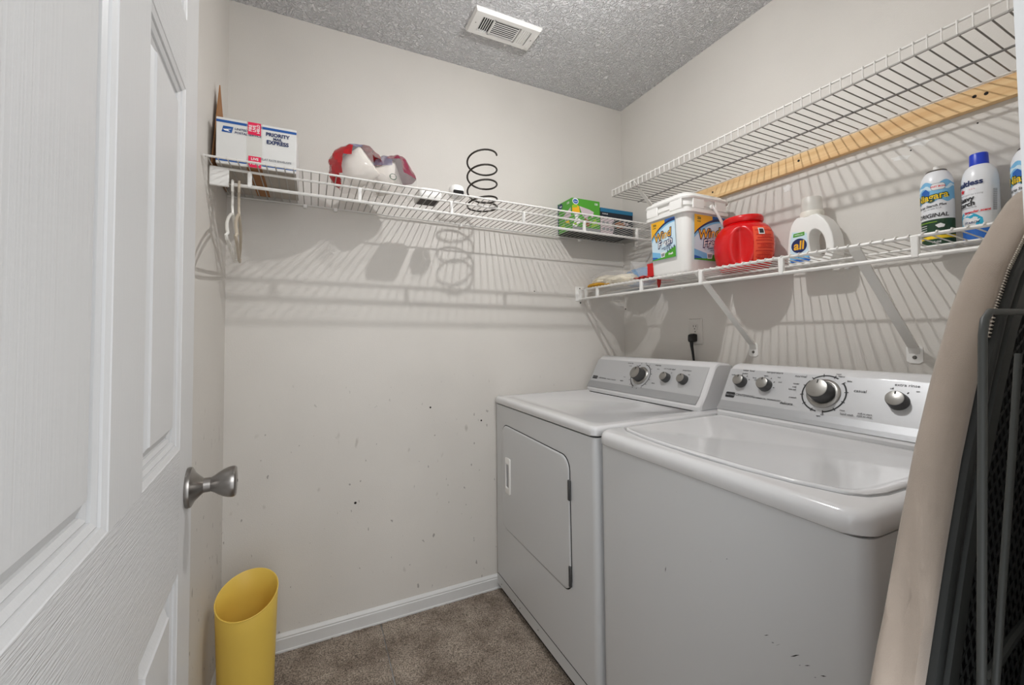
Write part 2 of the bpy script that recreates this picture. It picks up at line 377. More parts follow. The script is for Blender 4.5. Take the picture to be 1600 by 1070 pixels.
for x, z, r in ((-.571, 1.394, .003), (-.294, 1.343, .004), (-1.10, .86, .004), (-1.41, .50, .005), (-.86, .78, .004)):
    mk('nail_hole', G().lathe([(0, 0), (r, 0), (r, .0006), (0, .0006)], (x, 0, z), 10, mtx=Matrix(((1, 0, 0), (0, 0, -1), (0, 1, 0)))), 'hole', wb_, (0, 0, 0))
for y, z, r in ((-1.249, 1.703, .002), (-.012, 1.315, .004), (-1.385, 1.72, .002)):
    mk('nail_hole', G().lathe([(0, 0), (r, 0), (r, .0006), (0, .0006)], (0, y, z), 10, mtx=Matrix(((0, 0, -1), (1, 0, 0), (0, 1, 0)))), 'hole', wr_, (0, 0, 0))
def smear(y, z, l, h_, a):
    pts = []
    for k in range(14):
        t = 2 * PI * k / 14; q = 1 + .25 * math.sin(k * 2.3); u, v = l * math.cos(t) * q, h_ * math.sin(t) * q
        pts.append((y + u * math.cos(a) - v * math.sin(a), z + u * math.sin(a) + v * math.cos(a)))
    mk('spackle_smear', G().prism(pts, lambda u, v: Vector((.0002, u, v)), lambda u, v: Vector((-.0007, u, v))), 'spackle', wr_, (0, 0, 0), smooth=False)
smear(-1.262, 1.722, .030, .011, .35); smear(-1.225, 1.690, .022, .007, .2); smear(-.90, 1.705, .016, .012, .1)

def baseboard(name, p, q, inward):
    """profiled board from p to q (xy), thickness along inward"""
    prof = [(0, 0), (.016, 0), (.016, .006), (.0125, .008), (.0125, .046), (.010, .049), (.0105, .054), (.006, .060), (.003, .0635), (0, .064)]
    p, q, n = Vector(p), Vector(q), Vector(inward)
    g_ = G().loft([[Vector((a.x + n.x * t, a.y + n.y * t, z)) for t, z in prof] for a in (p, q)])
    structure(name, g_, 'trim', ang=25)
baseboard('baseboard_back', (-W, 0), (0, 0), (0, -1))
baseboard('baseboard_left', (-W, -D), (-W, 0), (1, 0))
# casing on the room side of the door opening, and the lined jamb
g = G().box(-1.046, -1.03, -D - .1, -D - .0, 0, 2.06).box(-1.80, -1.784, -D - .1, -D, 0, 2.06).box(-1.784, -1.046, -D - .1, -D, 2.044, 2.06)
structure('trim_1', g, 'trim', smooth=False)

# ------------------------------------------------------------------ door (six panels, open against the left wall)
DF = Vector((-1.77, -.873, 0)); dv = Vector((.065, -.998, 0)).normalized(); dn = Vector((-dv.y, dv.x, 0))   # along the leaf, out of its face
door = Thing('door_1', None, None, DF, kind='structure')
def dp(s, z, t=0): return DF + dv * s + Vector((0, 0, z)) + dn * t
DW, DH, TH = .80, 2.03, .035
cols = ((.11, .325), (.435, .692)); rows = ((.20, .80), (.995, 1.585), (1.70, 1.91))
def dbox(s0, s1, z0, z1, bev=0):
    return G().loft([[dp(s0, z0, t), dp(s1, z0, t), dp(s1, z1, t), dp(s0, z1, t)] for t in (-TH, 0)])
for a, b_ in ((0, .11), (.692, DW)): door.part('stile', dbox(a, b_, 0, DH), 'door_v', smooth=False)
for a, b_ in ((0, .20), (.80, .995), (1.585, 1.70), (1.91, DH)): door.part('rail', dbox(.11, .692, a, b_), 'door_h', smooth=False)
for a, b_ in rows: door.part('mullion', dbox(.325, .435, a, b_), 'door_v', smooth=False)
for (s0, s1) in cols:
    for (z0, z1) in rows:
        def ring(i, t): return [dp(s0 + i, z0 + i, t), dp(s1 - i, z0 + i, t), dp(s1 - i, z1 - i, t), dp(s0 + i, z1 - i, t)]
        g = G().loft([ring(0, -TH), ring(0, 0), ring(.001, -.0010), ring(.0075, -.0034), ring(.0080, -.0068), ring(.0105, -.0052), ring(.0160, -.0080), ring(.0165, -.0118), ring(.0190, -.0100), ring(.0240, -.0130), ring(.0245, -.0155), ring(.042, -.0050), ring(.0435, -.0025)], cap0=True, cap1=True)
        door.part('panel', g, 'door_v', smooth=False)
kx = dp(.044, .914)
mk_ = Matrix(((dv.x, 0, dn.x), (dv.y, 0, dn.y), (0, 1, 0)))     # local z -> dn, local x -> along leaf, y -> up
hk = door.part('door_knob', G().lathe([(.0, .034), (.012, .034), (.0130, .036), (.0145, .039), (.0195, .046), (.0235, .053), (.0262, .060), (.0272, .066), (.0265, .0700), (.0240, .0722), (.014, .0732), (0, .0735)], kx, 36, mtx=mk_), 'nickel', label='satin nickel tulip knob')
door.part('rose', G().lathe([(0, 0), (.0335, 0), (.0345, .003), (.0335, .007), (.029, .0095), (.024, .012), (.016, .020), (.0125, .024), (.0125, .034), (0, .034)], kx, 36, mtx=mk_), 'nickel', hk)
door.part('lock_hole', G().lathe([(0, .0736), (.0025, .0736), (.0025, .0742), (0, .0742)], kx + Vector((0, 0, 0)), 12, mtx=mk_), 'black', hk)

# ------------------------------------------------------------------ ceiling register
V0 = (-.868, -.305, H); vx, vy = .288, .132
reg = Thing('ceiling_vent', 'white stamped metal air register on the textured ceiling', 'vent', V0)
def vr(wx, wy, z): return [Vector((V0[0] + a * wx / 2, V0[1] + b_ * wy / 2, z)) for a, b_ in ((-1, -1), (1, -1), (1, 1), (-1, 1))]
g = G()
op = [(-.105, -.060, 'x'), (-.052, .052, 'y'), (.060, .105, 'x')]; oy = .040
zf = H - .017
rings = [vr(vx, vy, H), vr(vx, vy, H - .006), vr(vx - .010, vy - .010, zf), vr(.222, .088, zf), vr(.222, .088, H - .004)]
g.loft(rings, cap0=False, cap1=False)
for x0, x1 in ((-.111, -.105), (-.060, -.052), (.052, .060), (.105, .111)): g.box(V0[0] + x0, V0[0] + x1, V0[1] - .044, V0[1] + .044, zf, zf + .003)
g.box(V0[0] - .105, V0[0] + .105, V0[1] - .044, V0[1] - oy, zf, zf + .003).box(V0[0] - .105, V0[0] + .105, V0[1] + oy, V0[1] + .044, zf, zf + .003)
reg.part('frame', g, 'plastic', smooth=False)
reg.part('duct_opening', G().box(V0[0] - .11, V0[0] + .11, V0[1] - .043, V0[1] + .043, H - .005, H - .001), 'black', smooth=False, label='dark duct behind the slats')
for x0, x1, ax in op:
    if ax == 'x':
        n = 5; hw = .0014 if x0 < 0 else .0030
        for k in range(n + 1):
            c = V0[0] + x0 + (x1 - x0) * k / n; lean = 0 if x0 < 0 else .0016
            reg.part('slat', G().loft([[Vector((c + o_, V0[1] + s_ * oy, z)) for o_, z in ((-hw, zf), (hw, zf), (hw - lean, zf + .0014 + lean), (-hw - lean, zf + .0014 + lean))] for s_ in (-1, 1)]), 'plastic', smooth=False)
    else:
        n = 8
        for k in range(n + 1):
            c = V0[1] - oy + 2 * oy * k / n
            reg.part('slat', G().loft([[Vector((V0[0] + s_, c + o_, z)) for o_, z in ((-.0017, zf), (.0017, zf), (.0017, zf + .0010), (-.0017, zf + .0010))] for s_ in (x0, x1)]), 'plastic', smooth=False)
reg.part('lever', G().tube([(V0[0] + .118, V0[1] + .01, zf + .002), (V0[0] + .118, V0[1] + .02, zf - .006), (V0[0] + .118, V0[1] + .035, zf - .008)], .0022), 'plastic')
for sx_ in (-1, 1): reg.part('screw', G().lathe([(0, -.001), (.003, -.001), (.003, .001), (0, .001)], (V0[0] + sx_ * .124, V0[1], zf + .001), 10), 'screw')

# ------------------------------------------------------------------ ceiling lampholder with its lit bulb (just above the frame)
lamp = Thing('ceiling_light', 'bare bulb in a white lampholder on the ceiling above the room', 'light', (BULB[0], BULB[1], H))
lamp.part('lampholder', G().lathe([(0, H), (.055, H), (.055, H - .012), (.045, H - .025), (.026, H - .05), (.024, H - .075), (0, H - .075)], (BULB[0], BULB[1], 0), 28), 'plastic')
bz = BULB[2]
lamp.part('bulb_neck', G().lathe([(0, H - .075), (.013, H - .075), (.013, bz + .050), (.0145, bz + .012), (.0150, bz + .0045), (0, bz + .0045)], (BULB[0], BULB[1], 0), 28), 'plastic')
lamp.part('bulb_dome', G().lathe([(BULB_R, bz + .0045)] + [(BULB_R * math.cos(a), bz - BULB_R * .5 * math.sin(a)) for a in [math.radians(q) for q in (0, 18, 36, 54, 72)]] + [(.0005, bz - BULB_R * .5)], (BULB[0], BULB[1], 0), 24), 'bulb')

# ------------------------------------------------------------------ wire shelves
# back-wall shelf, along x
def za(x): return 1.675 + (-x / W) * .020
sa = Thing('wire_shelf', 'long white wire shelf and rod on the back wall', 'shelf', (-.93, 0, 1.685))
xa, xb = -1.855, -.004
def rail_x(name, y, dz, r, x0=xa, x1=xb, m_='wire'): return sa.part(name, G().tube([(x0, y, za(x0) + dz), (x1, y, za(x1) + dz)], r, 8), m_)
rail_x('front_rail', -.392, 0, .0035); rail_x('middle_rail', -.303, 0, .0042); rail_x('middle_rail', -.155, 0, .0028)
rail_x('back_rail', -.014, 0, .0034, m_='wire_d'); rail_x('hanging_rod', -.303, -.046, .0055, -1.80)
w0 = None; n = int((xb - xa) / .0246)
for k in range(n + 1):
    x = xa + .006 + k * .0246
    if x > xb: break
    if w0 is None:
        x0_, z0_ = x, za(x)
        w0 = sa.part('deck_wire', G().tube([(x, -.394, z0_ - .004), (x, -.392, z0_ + .003), (x, -.386, z0_ + .0048), (x, -.25, z0_ + .0045), (x, -.012, z0_ + .0045), (x, -.008, z0_)], .0017, 6), 'wire_half_shade')
    else: sa.dup(w0, (x - x0_, 0, za(x) - z0_))
for x in (-1.752, -1.426, -1.095, -.785, -.48, -.176):
    sa.part('rod_support', G().box(x - .006, x + .006, -.309, -.297, za(x) - .050, za(x) + .002, .002, 1), 'plastic')
g = G().box(-1.856, -1.806, -.309, -.299, za(-1.83) - .056, za(-1.83) + .002, .002, 1)
sa.part('end_bracket', g, 'plastic')
sa.part('end_bracket', G().box(-.006, -.002, -.32, -.28, za(0) - .056, za(0) + .006, .001, 1), 'plastic')
for x in (-1.60, -1.49, -.96, -.30): sa.part('wall_clip', G().box(x - .007, x + .007, -.018, 0, za(x) - .010, za(x) + .004, .003, 2), 'plastic')

# lower right shelf, along y
def zb(y): return 1.408 + (y + 0.05) * .009
sb = Thing('wire_shelf', 'lower white wire shelf on the right wall carrying the detergents', 'shelf', (0, -.85, 1.40))
ya, yb = -1.66, -.012
def rail_y(t, name, x, zf_, dz, r, y0, y1, m_='wire'): return t.part(name, G().tube([(x, y0, zf_(y0) + dz), (x, y1, zf_(y1) + dz)], r, 8), m_)
rail_y(sb, 'front_rail', -.303, zb, 0, .0045, ya, yb); rail_y(sb, 'middle_rail', -.155, zb, -.006, .003, ya, yb)
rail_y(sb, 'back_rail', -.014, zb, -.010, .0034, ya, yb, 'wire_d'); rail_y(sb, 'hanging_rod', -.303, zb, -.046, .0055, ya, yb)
w0 = None
for k in range(70):
    y = yb - .010 - k * .0246
    if y < ya: break
    if w0 is None:
        y0_, z0_ = y, zb(y)
        w0 = sb.part('deck_wire', G().tube([(-.310, y, z0_ + .0005), (-.307, y, z0_ + .0055), (-.30, y, z0_ + .006), (-.155, y, z0_ - .0015), (-.012, y, z0_ - .0065), (-.008, y, z0_ - .010)], .0017, 6), 'wire')
    else: sb.dup(w0, (0, y - y0_, zb(y) - z0_))
for y in (-.062, -.157, -.463, -.766, -1.053, -1.361, -1.62):
    sb.part('rod_support', G().box(-.309, -.297, y - .0075, y + .0075, zb(y) - .050, zb(y) + .002, .002, 1), 'plastic')
ep = sb.part('end_bracket', G().box(-.325, -.27, -.004, 0, 1.352, 1.428, .001, 1).box(-.310, -.296, -.03, 0, 1.358, 1.41), 'plastic')
for z in (1.362, 1.418): sb.part('screw', G().lathe([(0, 0), (.004, 0), (.003, .002), (0, .0025)], (-.30, -.004, z), 10, mtx=Matrix(((1, 0, 0), (0, 0, -1), (0, 1, 0)))), 'screw', ep)
def brace(y):
    g_ = G(); a, b_ = Vector((-.300, y, zb(y) - .012)), Vector((-.010, y, 1.128))
    hw = .0125
    pts = [a + Vector((-.006, 0, .014)), a, b_, Vector((-.002, y, 1.108))]
    g_.loft([[p + Vector((0, -hw, 0)), p + Vector((0, hw, 0)), p + Vector((.004, hw, .003)), p + Vector((.004, -hw, .003))] for p in pts])
    br = sb.part('brace', g_, 'wire', smooth=False)
    ft = [(u * .0185, v) for u, v in ((-1, .022), (-1, -.018), (-.6, -.024), (.6, -.024), (1, -.018), (1, .022), (.5, .03), (-.5, .03))]
    sb.part('foot_plate', G().prism(ft, lambda u, v: Vector((0, y + u, 1.107 + v)), lambda u, v: Vector((-.003, y + u, 1.107 + v))), 'plastic', br)
    sb.part('screw', G().lathe([(0, 0), (.0055, 0), (.004, .003), (0, .0035)], (-.003, y, 1.100), 12, mtx=Matrix(((0, 0, -1), (1, 0, 0), (0, 1, 0)))), 'screw', br)
brace(-.752); brace(-1.240)
for y in (-1.085, -.42, -1.55): sb.part('wall_clip', G().box(-.018, 0, y - .007, y + .007, zb(y) - .020, zb(y) + .001, .003, 2), 'plastic')

# upper right shelf with an upturned lip, resting on a pine cleat
def zc(y): return 1.820
su = Thing('wire_shelf', 'upper white wire shelf with upturned lip on the right wall', 'shelf', (0, -.97, 1.82))
yc = -.287
rail_y(su, 'front_rail', -.306, zc, 0, .003, ya, yc, 'wire_half_shade'); rail_y(su, 'lip_rail', -.306, zc, .029, .003, ya, yc)
rail_y(su, 'middle_rail', -.150, zc, -.004, .003, ya, yc, 'wire_shaded'); rail_y(su, 'back_rail', -.012, zc, -.004, .003, ya, yc)
w0 = None
for k in range(70):
    y = yc - .004 - k * .0246
    if y < ya: break
    if w0 is None:
        y0_ = y
        w0 = su.part('deck_wire', G().tube([(-.309, y, 1.8208), (-.303, y, 1.8200), (-.15, y, 1.8195), (-.006, y, 1.8195)], .0016, 6), 'wire_shaded')  # same wire as the lip, coloured grey for its shaded underside
        w1 = su.part('lip_wire', G().tube([(-.3105, y, 1.852), (-.3105, y, 1.826), (-.3085, y, 1.8208)], .0016, 6), 'wire')
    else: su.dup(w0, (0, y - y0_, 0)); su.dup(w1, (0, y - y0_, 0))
def brace_u(y):
    pts = [Vector((-.305, y, 1.852)), Vector((-.29, y, 1.838)), Vector((-.012, y, 1.60)), Vector((-.002, y, 1.585))]
    su.part('brace', G().loft([[p + Vector((0, -.009, 0)), p + Vector((0, .009, 0)), p + Vector((.004, .009, .004)), p + Vector((.004, -.009, .004))] for p in pts]), 'wire', smooth=False)
brace_u(-.416)
cl = Thing('pine_cleat', 'raw pine board under the upper wire shelf on the right wall', 'board', (0, -.95, 1.78))
cl.part('board', G().box(-.02, 0, -1.66, -.36, 1.754, 1.8085, .0015, 1), 'pine')
for y, z in ((-.952, 1.784), (-1.387, 1.785), (-1.408, 1.782), (-.60, 1.783)):
    cl.part('screw_hole', G().lathe([(0, 0), (.0042, 0), (.0042, .0006), (0, .0006)], (-.02, y, z), 14, mtx=Matrix(((0, 0, -1), (1, 0, 0), (0, 1, 0)))), 'hole')

# ------------------------------------------------------------------ dryer and washer
def console(t, y0, y1, zt, face_y0, face_y1):
    """slanted rear control console between y0 (left) and y1 (right, more negative)"""
    prof = [(-.288, zt), (-.288, zt + .016), (-.280, zt + .028), (-.262, zt + .052), (-.204, zt + .160), (-.198, zt + .168), (-.186, zt + .176), (-.172, zt + .179), (-.120, zt + .176), (-.100, zt + .168), (-.092, zt + .15), (-.09, zt)]
    e = .016; cx_, cz_ = -.17, zt + .07
    def ring(y, k): return [Vector((cx_ + (x - cx_) * k, y, max(zt, cz_ + (z - cz_) * k))) for x, z in prof]
    g_ = G().loft([ring(y0, .9), ring(y0 - .004, .96), ring(y0 - e, 1), ring(y1 + e, 1), ring(y1 + .004, .96), ring(y1, .9)])
    body = t.part('console', g_, 'enamel', ang=28)
    n_ = Vector((-.878, 0, .478)) * .0018
    pp = [(-.284, zt + .024), (-.276, zt + .036), (-.262, zt + .053), (-.2045, zt + .1595)]
    def pl(y): return [Vector((x, y, z)) + n_ for x, z in pp]
    def strip(i0, i1, m_, nm, ya_, yb_):
        a = [Vector((pp[i][0], ya_, pp[i][1])) for i in range(i0, i1 + 1)]; b_ = [Vector((pp[i][0], yb_, pp[i][1])) for i in range(i0, i1 + 1)]
        return t.part(nm, G().loft([a + [q + n_ for q in reversed(a)], b_ + [q + n_ for q in reversed(b_)]]), m_, body, smooth=False)
    strip(2, 3, 'silver', 'control_panel', face_y0, face_y1); strip(0, 2, 'silver_d', 'lower_band', face_y0, face_y1)
    t.part('seam', G().box(-.2905, -.10, y1 + .004, y0 - .004, zt - .001, zt + .0025), 'seam', body, smooth=False)
    f = plane_map(Vector((-.262, face_y0, zt + .053)) + n_ * 1.1, (0, -1, 0), (.478, 0, .878))
    return body, f
KM = Matrix(((0, .478, -.878), (-1, 0, 0), (0, .878, .478)))
def knob(t, body, f, u, v, r, h=.024, big=False):
    c = f(u, v, 0)
    if big:
        t.part('dial_ring', G().lathe([(0, 0), (r * 1.38, 0), (r * 1.38, .003), (r * 1.28, .006), (r * 1.12, .007), (r * 1.1, .004), (0, .004)], c, 40, mtx=KM), 'knob_cap', body)
        h = .040
    k = t.part('knob', G().lathe([(0, 0), (r * 1.02, 0), (r, .004), (r * .93, h - .004), (r * .88, h - .0005), (0, h - .0005)], c, 36, mtx=KM), 'knob_side', body)
    t.part('knob_cap', G().lathe([(0, h - .001), (r * .86, h - .001), (r * .86, h + .0006), (r * .80, h + .0012), (0, h + .0014)], c, 36, mtx=KM), 'knob_cap', k)
    p = Print(lambda a, b_, q: c + KM @ Vector((a, b_, h + .0016 + q)))
    p.rect(-.0014, r * .45, .0014, r * .80, 'ink'); p.to(t, 'pointer_mark', k)
def ticks(p, u, v, r0, r1, angs, w_=.0012):
    for a in angs:
        t_ = math.radians(a); c, s_ = math.cos(t_), math.sin(t_)
        p.raw([(u + r0 * c - w_ * s_, v + r0 * s_ + w_ * c), (u + r1 * c - w_ * s_, v + r1 * s_ + w_ * c), (u + r1 * c + w_ * s_, v + r1 * s_ - w_ * c), (u + r0 * c + w_ * s_, v + r0 * s_ - w_ * c)], [(0, 1, 2, 3)], 'ink')

def round_slab(x0, x1, y0, y1, z0, z1, rad, edge, n=6):
    """cabinet top: rounded corners in plan, rolled upper edge"""
    cx_, cy_, w_, d_ = (x0 + x1) / 2, (y0 + y1) / 2, x1 - x0, y1 - y0
    R = [rr(cx_, cy_, w_ - .006, d_ - .006, rad, z0, n), rr(cx_, cy_, w_, d_, rad, z0 + .003, n)]
    for k in range(6):
        a = PI / 2 * k / 5; i = edge * (1 - math.cos(a)); R.append(rr(cx_, cy_, w_ - 2 * i, d_ - 2 * i, max(rad - i, .004), z1 - edge + edge * math.sin(a), n))
    return R

# dryer
DY0, DY1, DX = -.004, -.771, -.79
dry = Thing('clothes_dryer', 'white front-loading dryer in the corner beside the washer', 'dryer', (-.44, -.39, 0))
body = dry.part('cabinet', G().loft([rr((DX - .08) / 2, (DY0 + DY1) / 2, -.08 - DX, DY0 - DY1, .018, z) for z in (.03, .855)]), 'enamel_s')
dry.part('plinth', G().loft([rr((DX - .08) / 2 + .006, (DY0 + DY1) / 2, -.08 - DX - .02, DY0 - DY1 - .02, .018, z) for z in (.0, .032)]), 'seam')
dry.part('top_gap', G().loft([rr((DX - .08) / 2 + .003, (DY0 + DY1) / 2, -.08 - DX - .006, DY0 - DY1 - .008, .018, z) for z in (.854, .861)]), 'seam')
R = round_slab(DX - .006, -.075, DY1 - .002, DY0 + .002, .860, .890, .026, .013)
cx_, cy_ = (DX - .081) / 2, (DY0 + DY1) / 2
R += [rr(cx_, cy_, .61, .665, .05, .890, 6), rr(cx_, cy_, .585, .64, .05, .8845, 6)]
dry.part('top', G().loft(R), 'enamel', ang=50)
def fx(u, v, h): return Vector((DX - h, u, v))          # on the dryer's front
dpoly = []
for (cy1, cz1, a0) in ((-.135, .727, 0), (-.585, .717, 90), (-.59, .362, 180), (-.130, .367, 270)):
    r_ = .046
    for k in range(7):
        a = math.radians(a0 + 15 * k); dpoly.append((cy1 + r_ * math.cos(a), cz1 + r_ * math.sin(a)))
def inset(p, d):
    c = (sum(q[0] for q in p) / len(p), sum(q[1] for q in p) / len(p)); out = []
    for u, v in p:
        l = math.hypot(u - c[0], v - c[1]); out.append((c[0] + (u - c[0]) * (1 - d / l), c[1] + (v - c[1]) * (1 - d / l)))
    return out
dry.part('door_seam', G().loft([[fx(u, v, -.002) for u, v in inset(dpoly, -.0042)], [fx(u, v, .0012) for u, v in inset(dpoly, -.0042)]]), 'seam')
dr = dry.part('door', G().loft([[fx(u, v, 0) for u, v in dpoly], [fx(u, v, .003) for u, v in dpoly], [fx(u, v, .005) for u, v in inset(dpoly, .003)], [fx(u, v, .0055) for u, v in inset(dpoly, .010)]]), 'enamel_s')
def rrx(yc_, zc_, w_, h_, r_, h): return [Vector((DX - h, yc_ + u, zc_ + v)) for u, v in rr2(w_, h_, r_, 4)]
dry.part('handle', G().loft([rrx(-.155, .560, .048, .155, .008, .0045), rrx(-.155, .560, .048, .155, .008, .010), rrx(-.155, .560, .042, .149, .007, .0115), rrx(-.155, .560, .030, .108, .005, .0115), rrx(-.155, .560, .028, .10, .004, .006)]), 'plastic', dr)
dry.part('handle_recess', G().box(DX - .0085, DX - .0055, -.168, -.142, .512, .608), 'silver_d', dr, smooth=False)
for z in (.655, .372): dry.part('hinge', G().box(DX - .009, DX, -.640, -.628, z - .034, z + .034, .002, 1).tube([(DX - .009, -.636, z - .03), (DX - .009, -.636, z + .03)], .003), 'knob_side')
dry.part('base_seam', G().box(DX - .0008, DX + .002, DY1 + .02, DY0 - .02, .078, .0805), 'seam', smooth=False)
for y, z in ((-.06, .045), (-.20, .05), (-.245, .045), (-.40, .052)): dry.part('screw', G().lathe([(0, 0), (.003, 0), (.002, .001), (0, .001)], (DX, y, z), 10, mtx=Matrix(((0, 0, -1), (1, 0, 0), (0, 1, 0)))), 'screw')
cb, f = console(dry, -.030, -.735, .885, -.034, -.714)
knob(dry, cb, f, .342, .055, .031, big=True); knob(dry, cb, f, .493, .058, .0205); knob(dry, cb, f, .583, .058, .0205)
p = Print(f, .0003)
p.ring(.342, .055, .058, .0545, 'ink', a0=-60, a1=80); p.ring(.342, .055, .058, .0545, 'ink', a0=115, a1=250); ticks(p, .342, .055, .060, .066, range(-60, 300, 24)); p.to(dry, 'dial_scale', cb)
def words(t, parent, f_, rows_, name='lettering'):
    p_ = Print(f_, .0004)
    for t_, u, v, s_ in rows_: p_.text(t_, u, v, s_, 'ink', .00012)
    return p_.to(t, name, parent)
words(dry, cb, f, (('sensor dry', .25, .112, .0085), ('regular', .235, .020, .008), ('heavy', .432, .095, .006), ('normal', .255, .098, .006), ('delicate', .432, .028, .006), ('air fluff', .345, -.012, .008), ('casual', .245, .04, .006), ('timed dry', .425, .112, .0085)))
words(dry, cb, f, (('end of cycle signal', .493, .100, .0085), ('on', .478, .083, .006), ('off', .51, .083, .006)))
words(dry, cb, f, (('temperature', .583, .100, .0085), ('high', .60, .083, .006), ('low', .565, .083, .006)))
p = Print(f, .0004); p.rect(.012, .012, .050, .028, 'black'); p.text('MAYTAG', .031, .020, .008, 'grey_p', .0002); p.to(dry, 'badge', cb)
words(dry, cb, f, (('CENTENNIAL', .093, .019, .0095), ('COMMERCIAL TECHNOLOGY', .160, .018, .005)))

# washer
WY0, WY1, WX = -.790, -1.468, -.79
wash = Thing('washing_machine', 'white top-loading washer beside the dryer, scratches low on its front', 'washer', (-.44, -1.13, 0))
wb = wash.part('cabinet', G().loft([rr((WX - .08) / 2, (WY0 + WY1) / 2, -.08 - WX, WY0 - WY1, .03, z) for z in (.025, .846)]), 'enamel_s')
wash.part('plinth', G().loft([rr((WX - .08) / 2 + .006, (WY0 + WY1) / 2, -.08 - WX - .02, WY0 - WY1 - .02, .018, z) for z in (.0, .026)]), 'seam')
wash.part('top_gap', G().loft([rr((WX - .08) / 2 + .003, (WY0 + WY1) / 2, -.08 - WX - .006, WY0 - WY1 - .008, .03, z) for z in (.845, .850)]), 'seam')
R = round_slab(WX - .010, -.075, WY1 - .004, WY0 + .002, .849, .888, .045, .020)
wash.part('top', G().loft(R), 'enamel', ang=50)
# lid: front edge bowed, lying in a shallow frame
lid = [(-.292, -.822), (-.292, -1.44), (-.56, -1.440), (-.66, -1.438), (-.700, -1.428), (-.722, -1.405), (-.745, -1.33), (-.757, -1.23), (-.760, -1.13), (-.757, -1.03), (-.747, -.93), (-.730, -.85), (-.715, -.826), (-.69, -.820)]
lid = lid
def lz(p_, z): return [Vector((u, v, z)) for u, v in p_]
wash.part('lid_gap', G().loft([lz(inset(lid, -.004), .880), lz(inset(lid, -.004), .8886)]), 'silver_d')
ld = wash.part('lid', G().loft([lz(lid, .886), lz(lid, .8915), lz(inset(lid, .004), .8942), lz(inset(lid, .010), .8945), lz(inset(lid, .022), .8925), lz(inset(lid, .030), .8915)]), 'enamel', ang=50)
wcb, f = console(wash, -.800, -1.462, .887, -.804, -1.452)
knob(wash, wcb, f, .056, .073, .0205); knob(wash, wcb, f, .142, .070, .0215); knob(wash, wcb, f, .315, .064, .032, big=True); knob(wash, wcb, f, .487, .064, .0225)
p = Print(f, .0003)
p.ring(.315, .064, .0585, .0545, 'ink', a0=-80, a1=40); p.ring(.315, .064, .0585, .0545, 'ink', a0=60, a1=130); p.ring(.315, .064, .0585, .0545, 'ink', a0=140, a1=262)
ticks(p, .315, .064, .052, .062, range(-80, 280, 30)); p.to(wash, 'dial_scale', wcb)
for u, v, r_, an, w_ in ((.056, .073, .025, (25, 60, 100, 140), .0012), (.142, .070, .026, (-10, 30, 65, 110), .0012), (.487, .064, .027, (60, 125), .0016)):
    p = Print(f, .0003); ticks(p, u, v, r_, r_ + .005, an, w_); p.to(wash, 'dial_scale', wcb)
words(wash, wcb, f, (('water level', .070, .118, .0095), ('small', .018, .098, .0065), ('medium', .060, .106, .0065), ('large', .098, .093, .0065)))
words(wash, wcb, f, (('temperature', .160, .118, .0105), ('hot', .178, .102, .0065), ('warm', .135, .104, .0065), ('cold', .105, .086, .0065), ('cool', .185, .086, .0065)))
words(wash, wcb, f, (('normal', .242, .112, .012), ('casual', .402, .082, .0125), ('delicate', .222, .018, .0125), ('heavy', .350, .121, .007), ('super', .342, .128, .006), ('light', .372, .108, .0065), ('regular', .235, .086, .0065), ('soak', .232, .075, .0065), ('light soil', .228, .066, .0065), ('prewash', .236, .040, .0065), ('off', .326, .0, .007), ('spin', .318, -.006, .0065), ('rinse', .372, .02, .0065), ('hand wash', .385, .010, .0075), ('pull to start', .425, .018, .0065), ('push to stop', .425, .011, .0065)))
words(wash, wcb, f, (('extra rinse', .497, .110, .0115), ('off', .468, .098, .007), ('on', .520, .096, .007)))
p = Print(f, .0004); p.poly([(.030 + u, .022 + v) for u, v in rr2(.036, .022, .005)], 'grey_p'); p.poly([(.030 + u, .022 + v) for u, v in rr2(.033, .019, .004)], 'black'); p.text('MAYTAG', .030, .022, .0075, 'grey_p', .0002); p.to(wash, 'badge', wcb)
words(wash, wcb, f, (('CENTENNIAL', .084, .025, .0115), ('COMMERCIAL TECHNOLOGY', .160, .023, .0065)))
p = Print(lambda u, v, h: Vector((WX - h, u, v)), .0003)
for y, z, l, a in ((-1.300, .600, .012, .6), (-1.312, .594, .006, .3), (-1.322, .5965, .014, .8), (-1.352, .597, .022, .7), (-1.3725, .594, .012, .6), (-1.398, .5945, .011, .5), (-1.36, .586, .004, .5), (-1.385, .583, .004, .5), (-1.05, .60, .015, 1.4), (-1.02, .625, .008, .9), (-1.18, .68, .004, 1), (-1.22, .705, .005, .4), (-1.09, .80, .006, .8)):
    wd = .0034 if l > .02 else .0014
    c, s_ = math.cos(a), -math.sin(a)
    p.poly([(y - l * .5 * c, z - l * .5 * s_), (y + wd * s_ * .7, z + wd * c), (y + l * .5 * c, z + l * .5 * s_), (y - wd * s_ * .7, z - wd * c)], 'hole' if l > .009 else 'grey_p')
p.to(wash, 'scratches', wb)

# ------------------------------------------------------------------ outlet, plug and cord
OY, OZ = -.480, 1.184
out = Thing('wall_outlet', 'white duplex outlet on the right wall above the dryer', 'outlet', (0, OY, OZ))
out.part('cover_plate', G().loft([[Vector((-t, OY + u, OZ + v)) for u, v in rr2(w_, h_, .004, 3)] for w_, h_, t in ((.072, .118, 0), (.072, .118, .003), (.066, .112, .006))]), 'socket')
for dz in (.020, -.020):
    q = out.part('receptacle', G().loft([[Vector((-t, OY + u, OZ + dz + v)) for u, v in rr2(.030, .029, .010, 4)] for t in (.005, .0085)]), 'socket')
    p = Print(lambda u, v, h: Vector((-.0085 - h, OY - u, OZ + v)), .0004)
    p.rect(-.0075, dz, -.005, dz + .009, 'black'); p.rect(.005, dz, .0075, dz + .008, 'black'); p.ell(0, dz - .007, .0025, .0028, 'black', 12); p.to(out, 'slots', q)
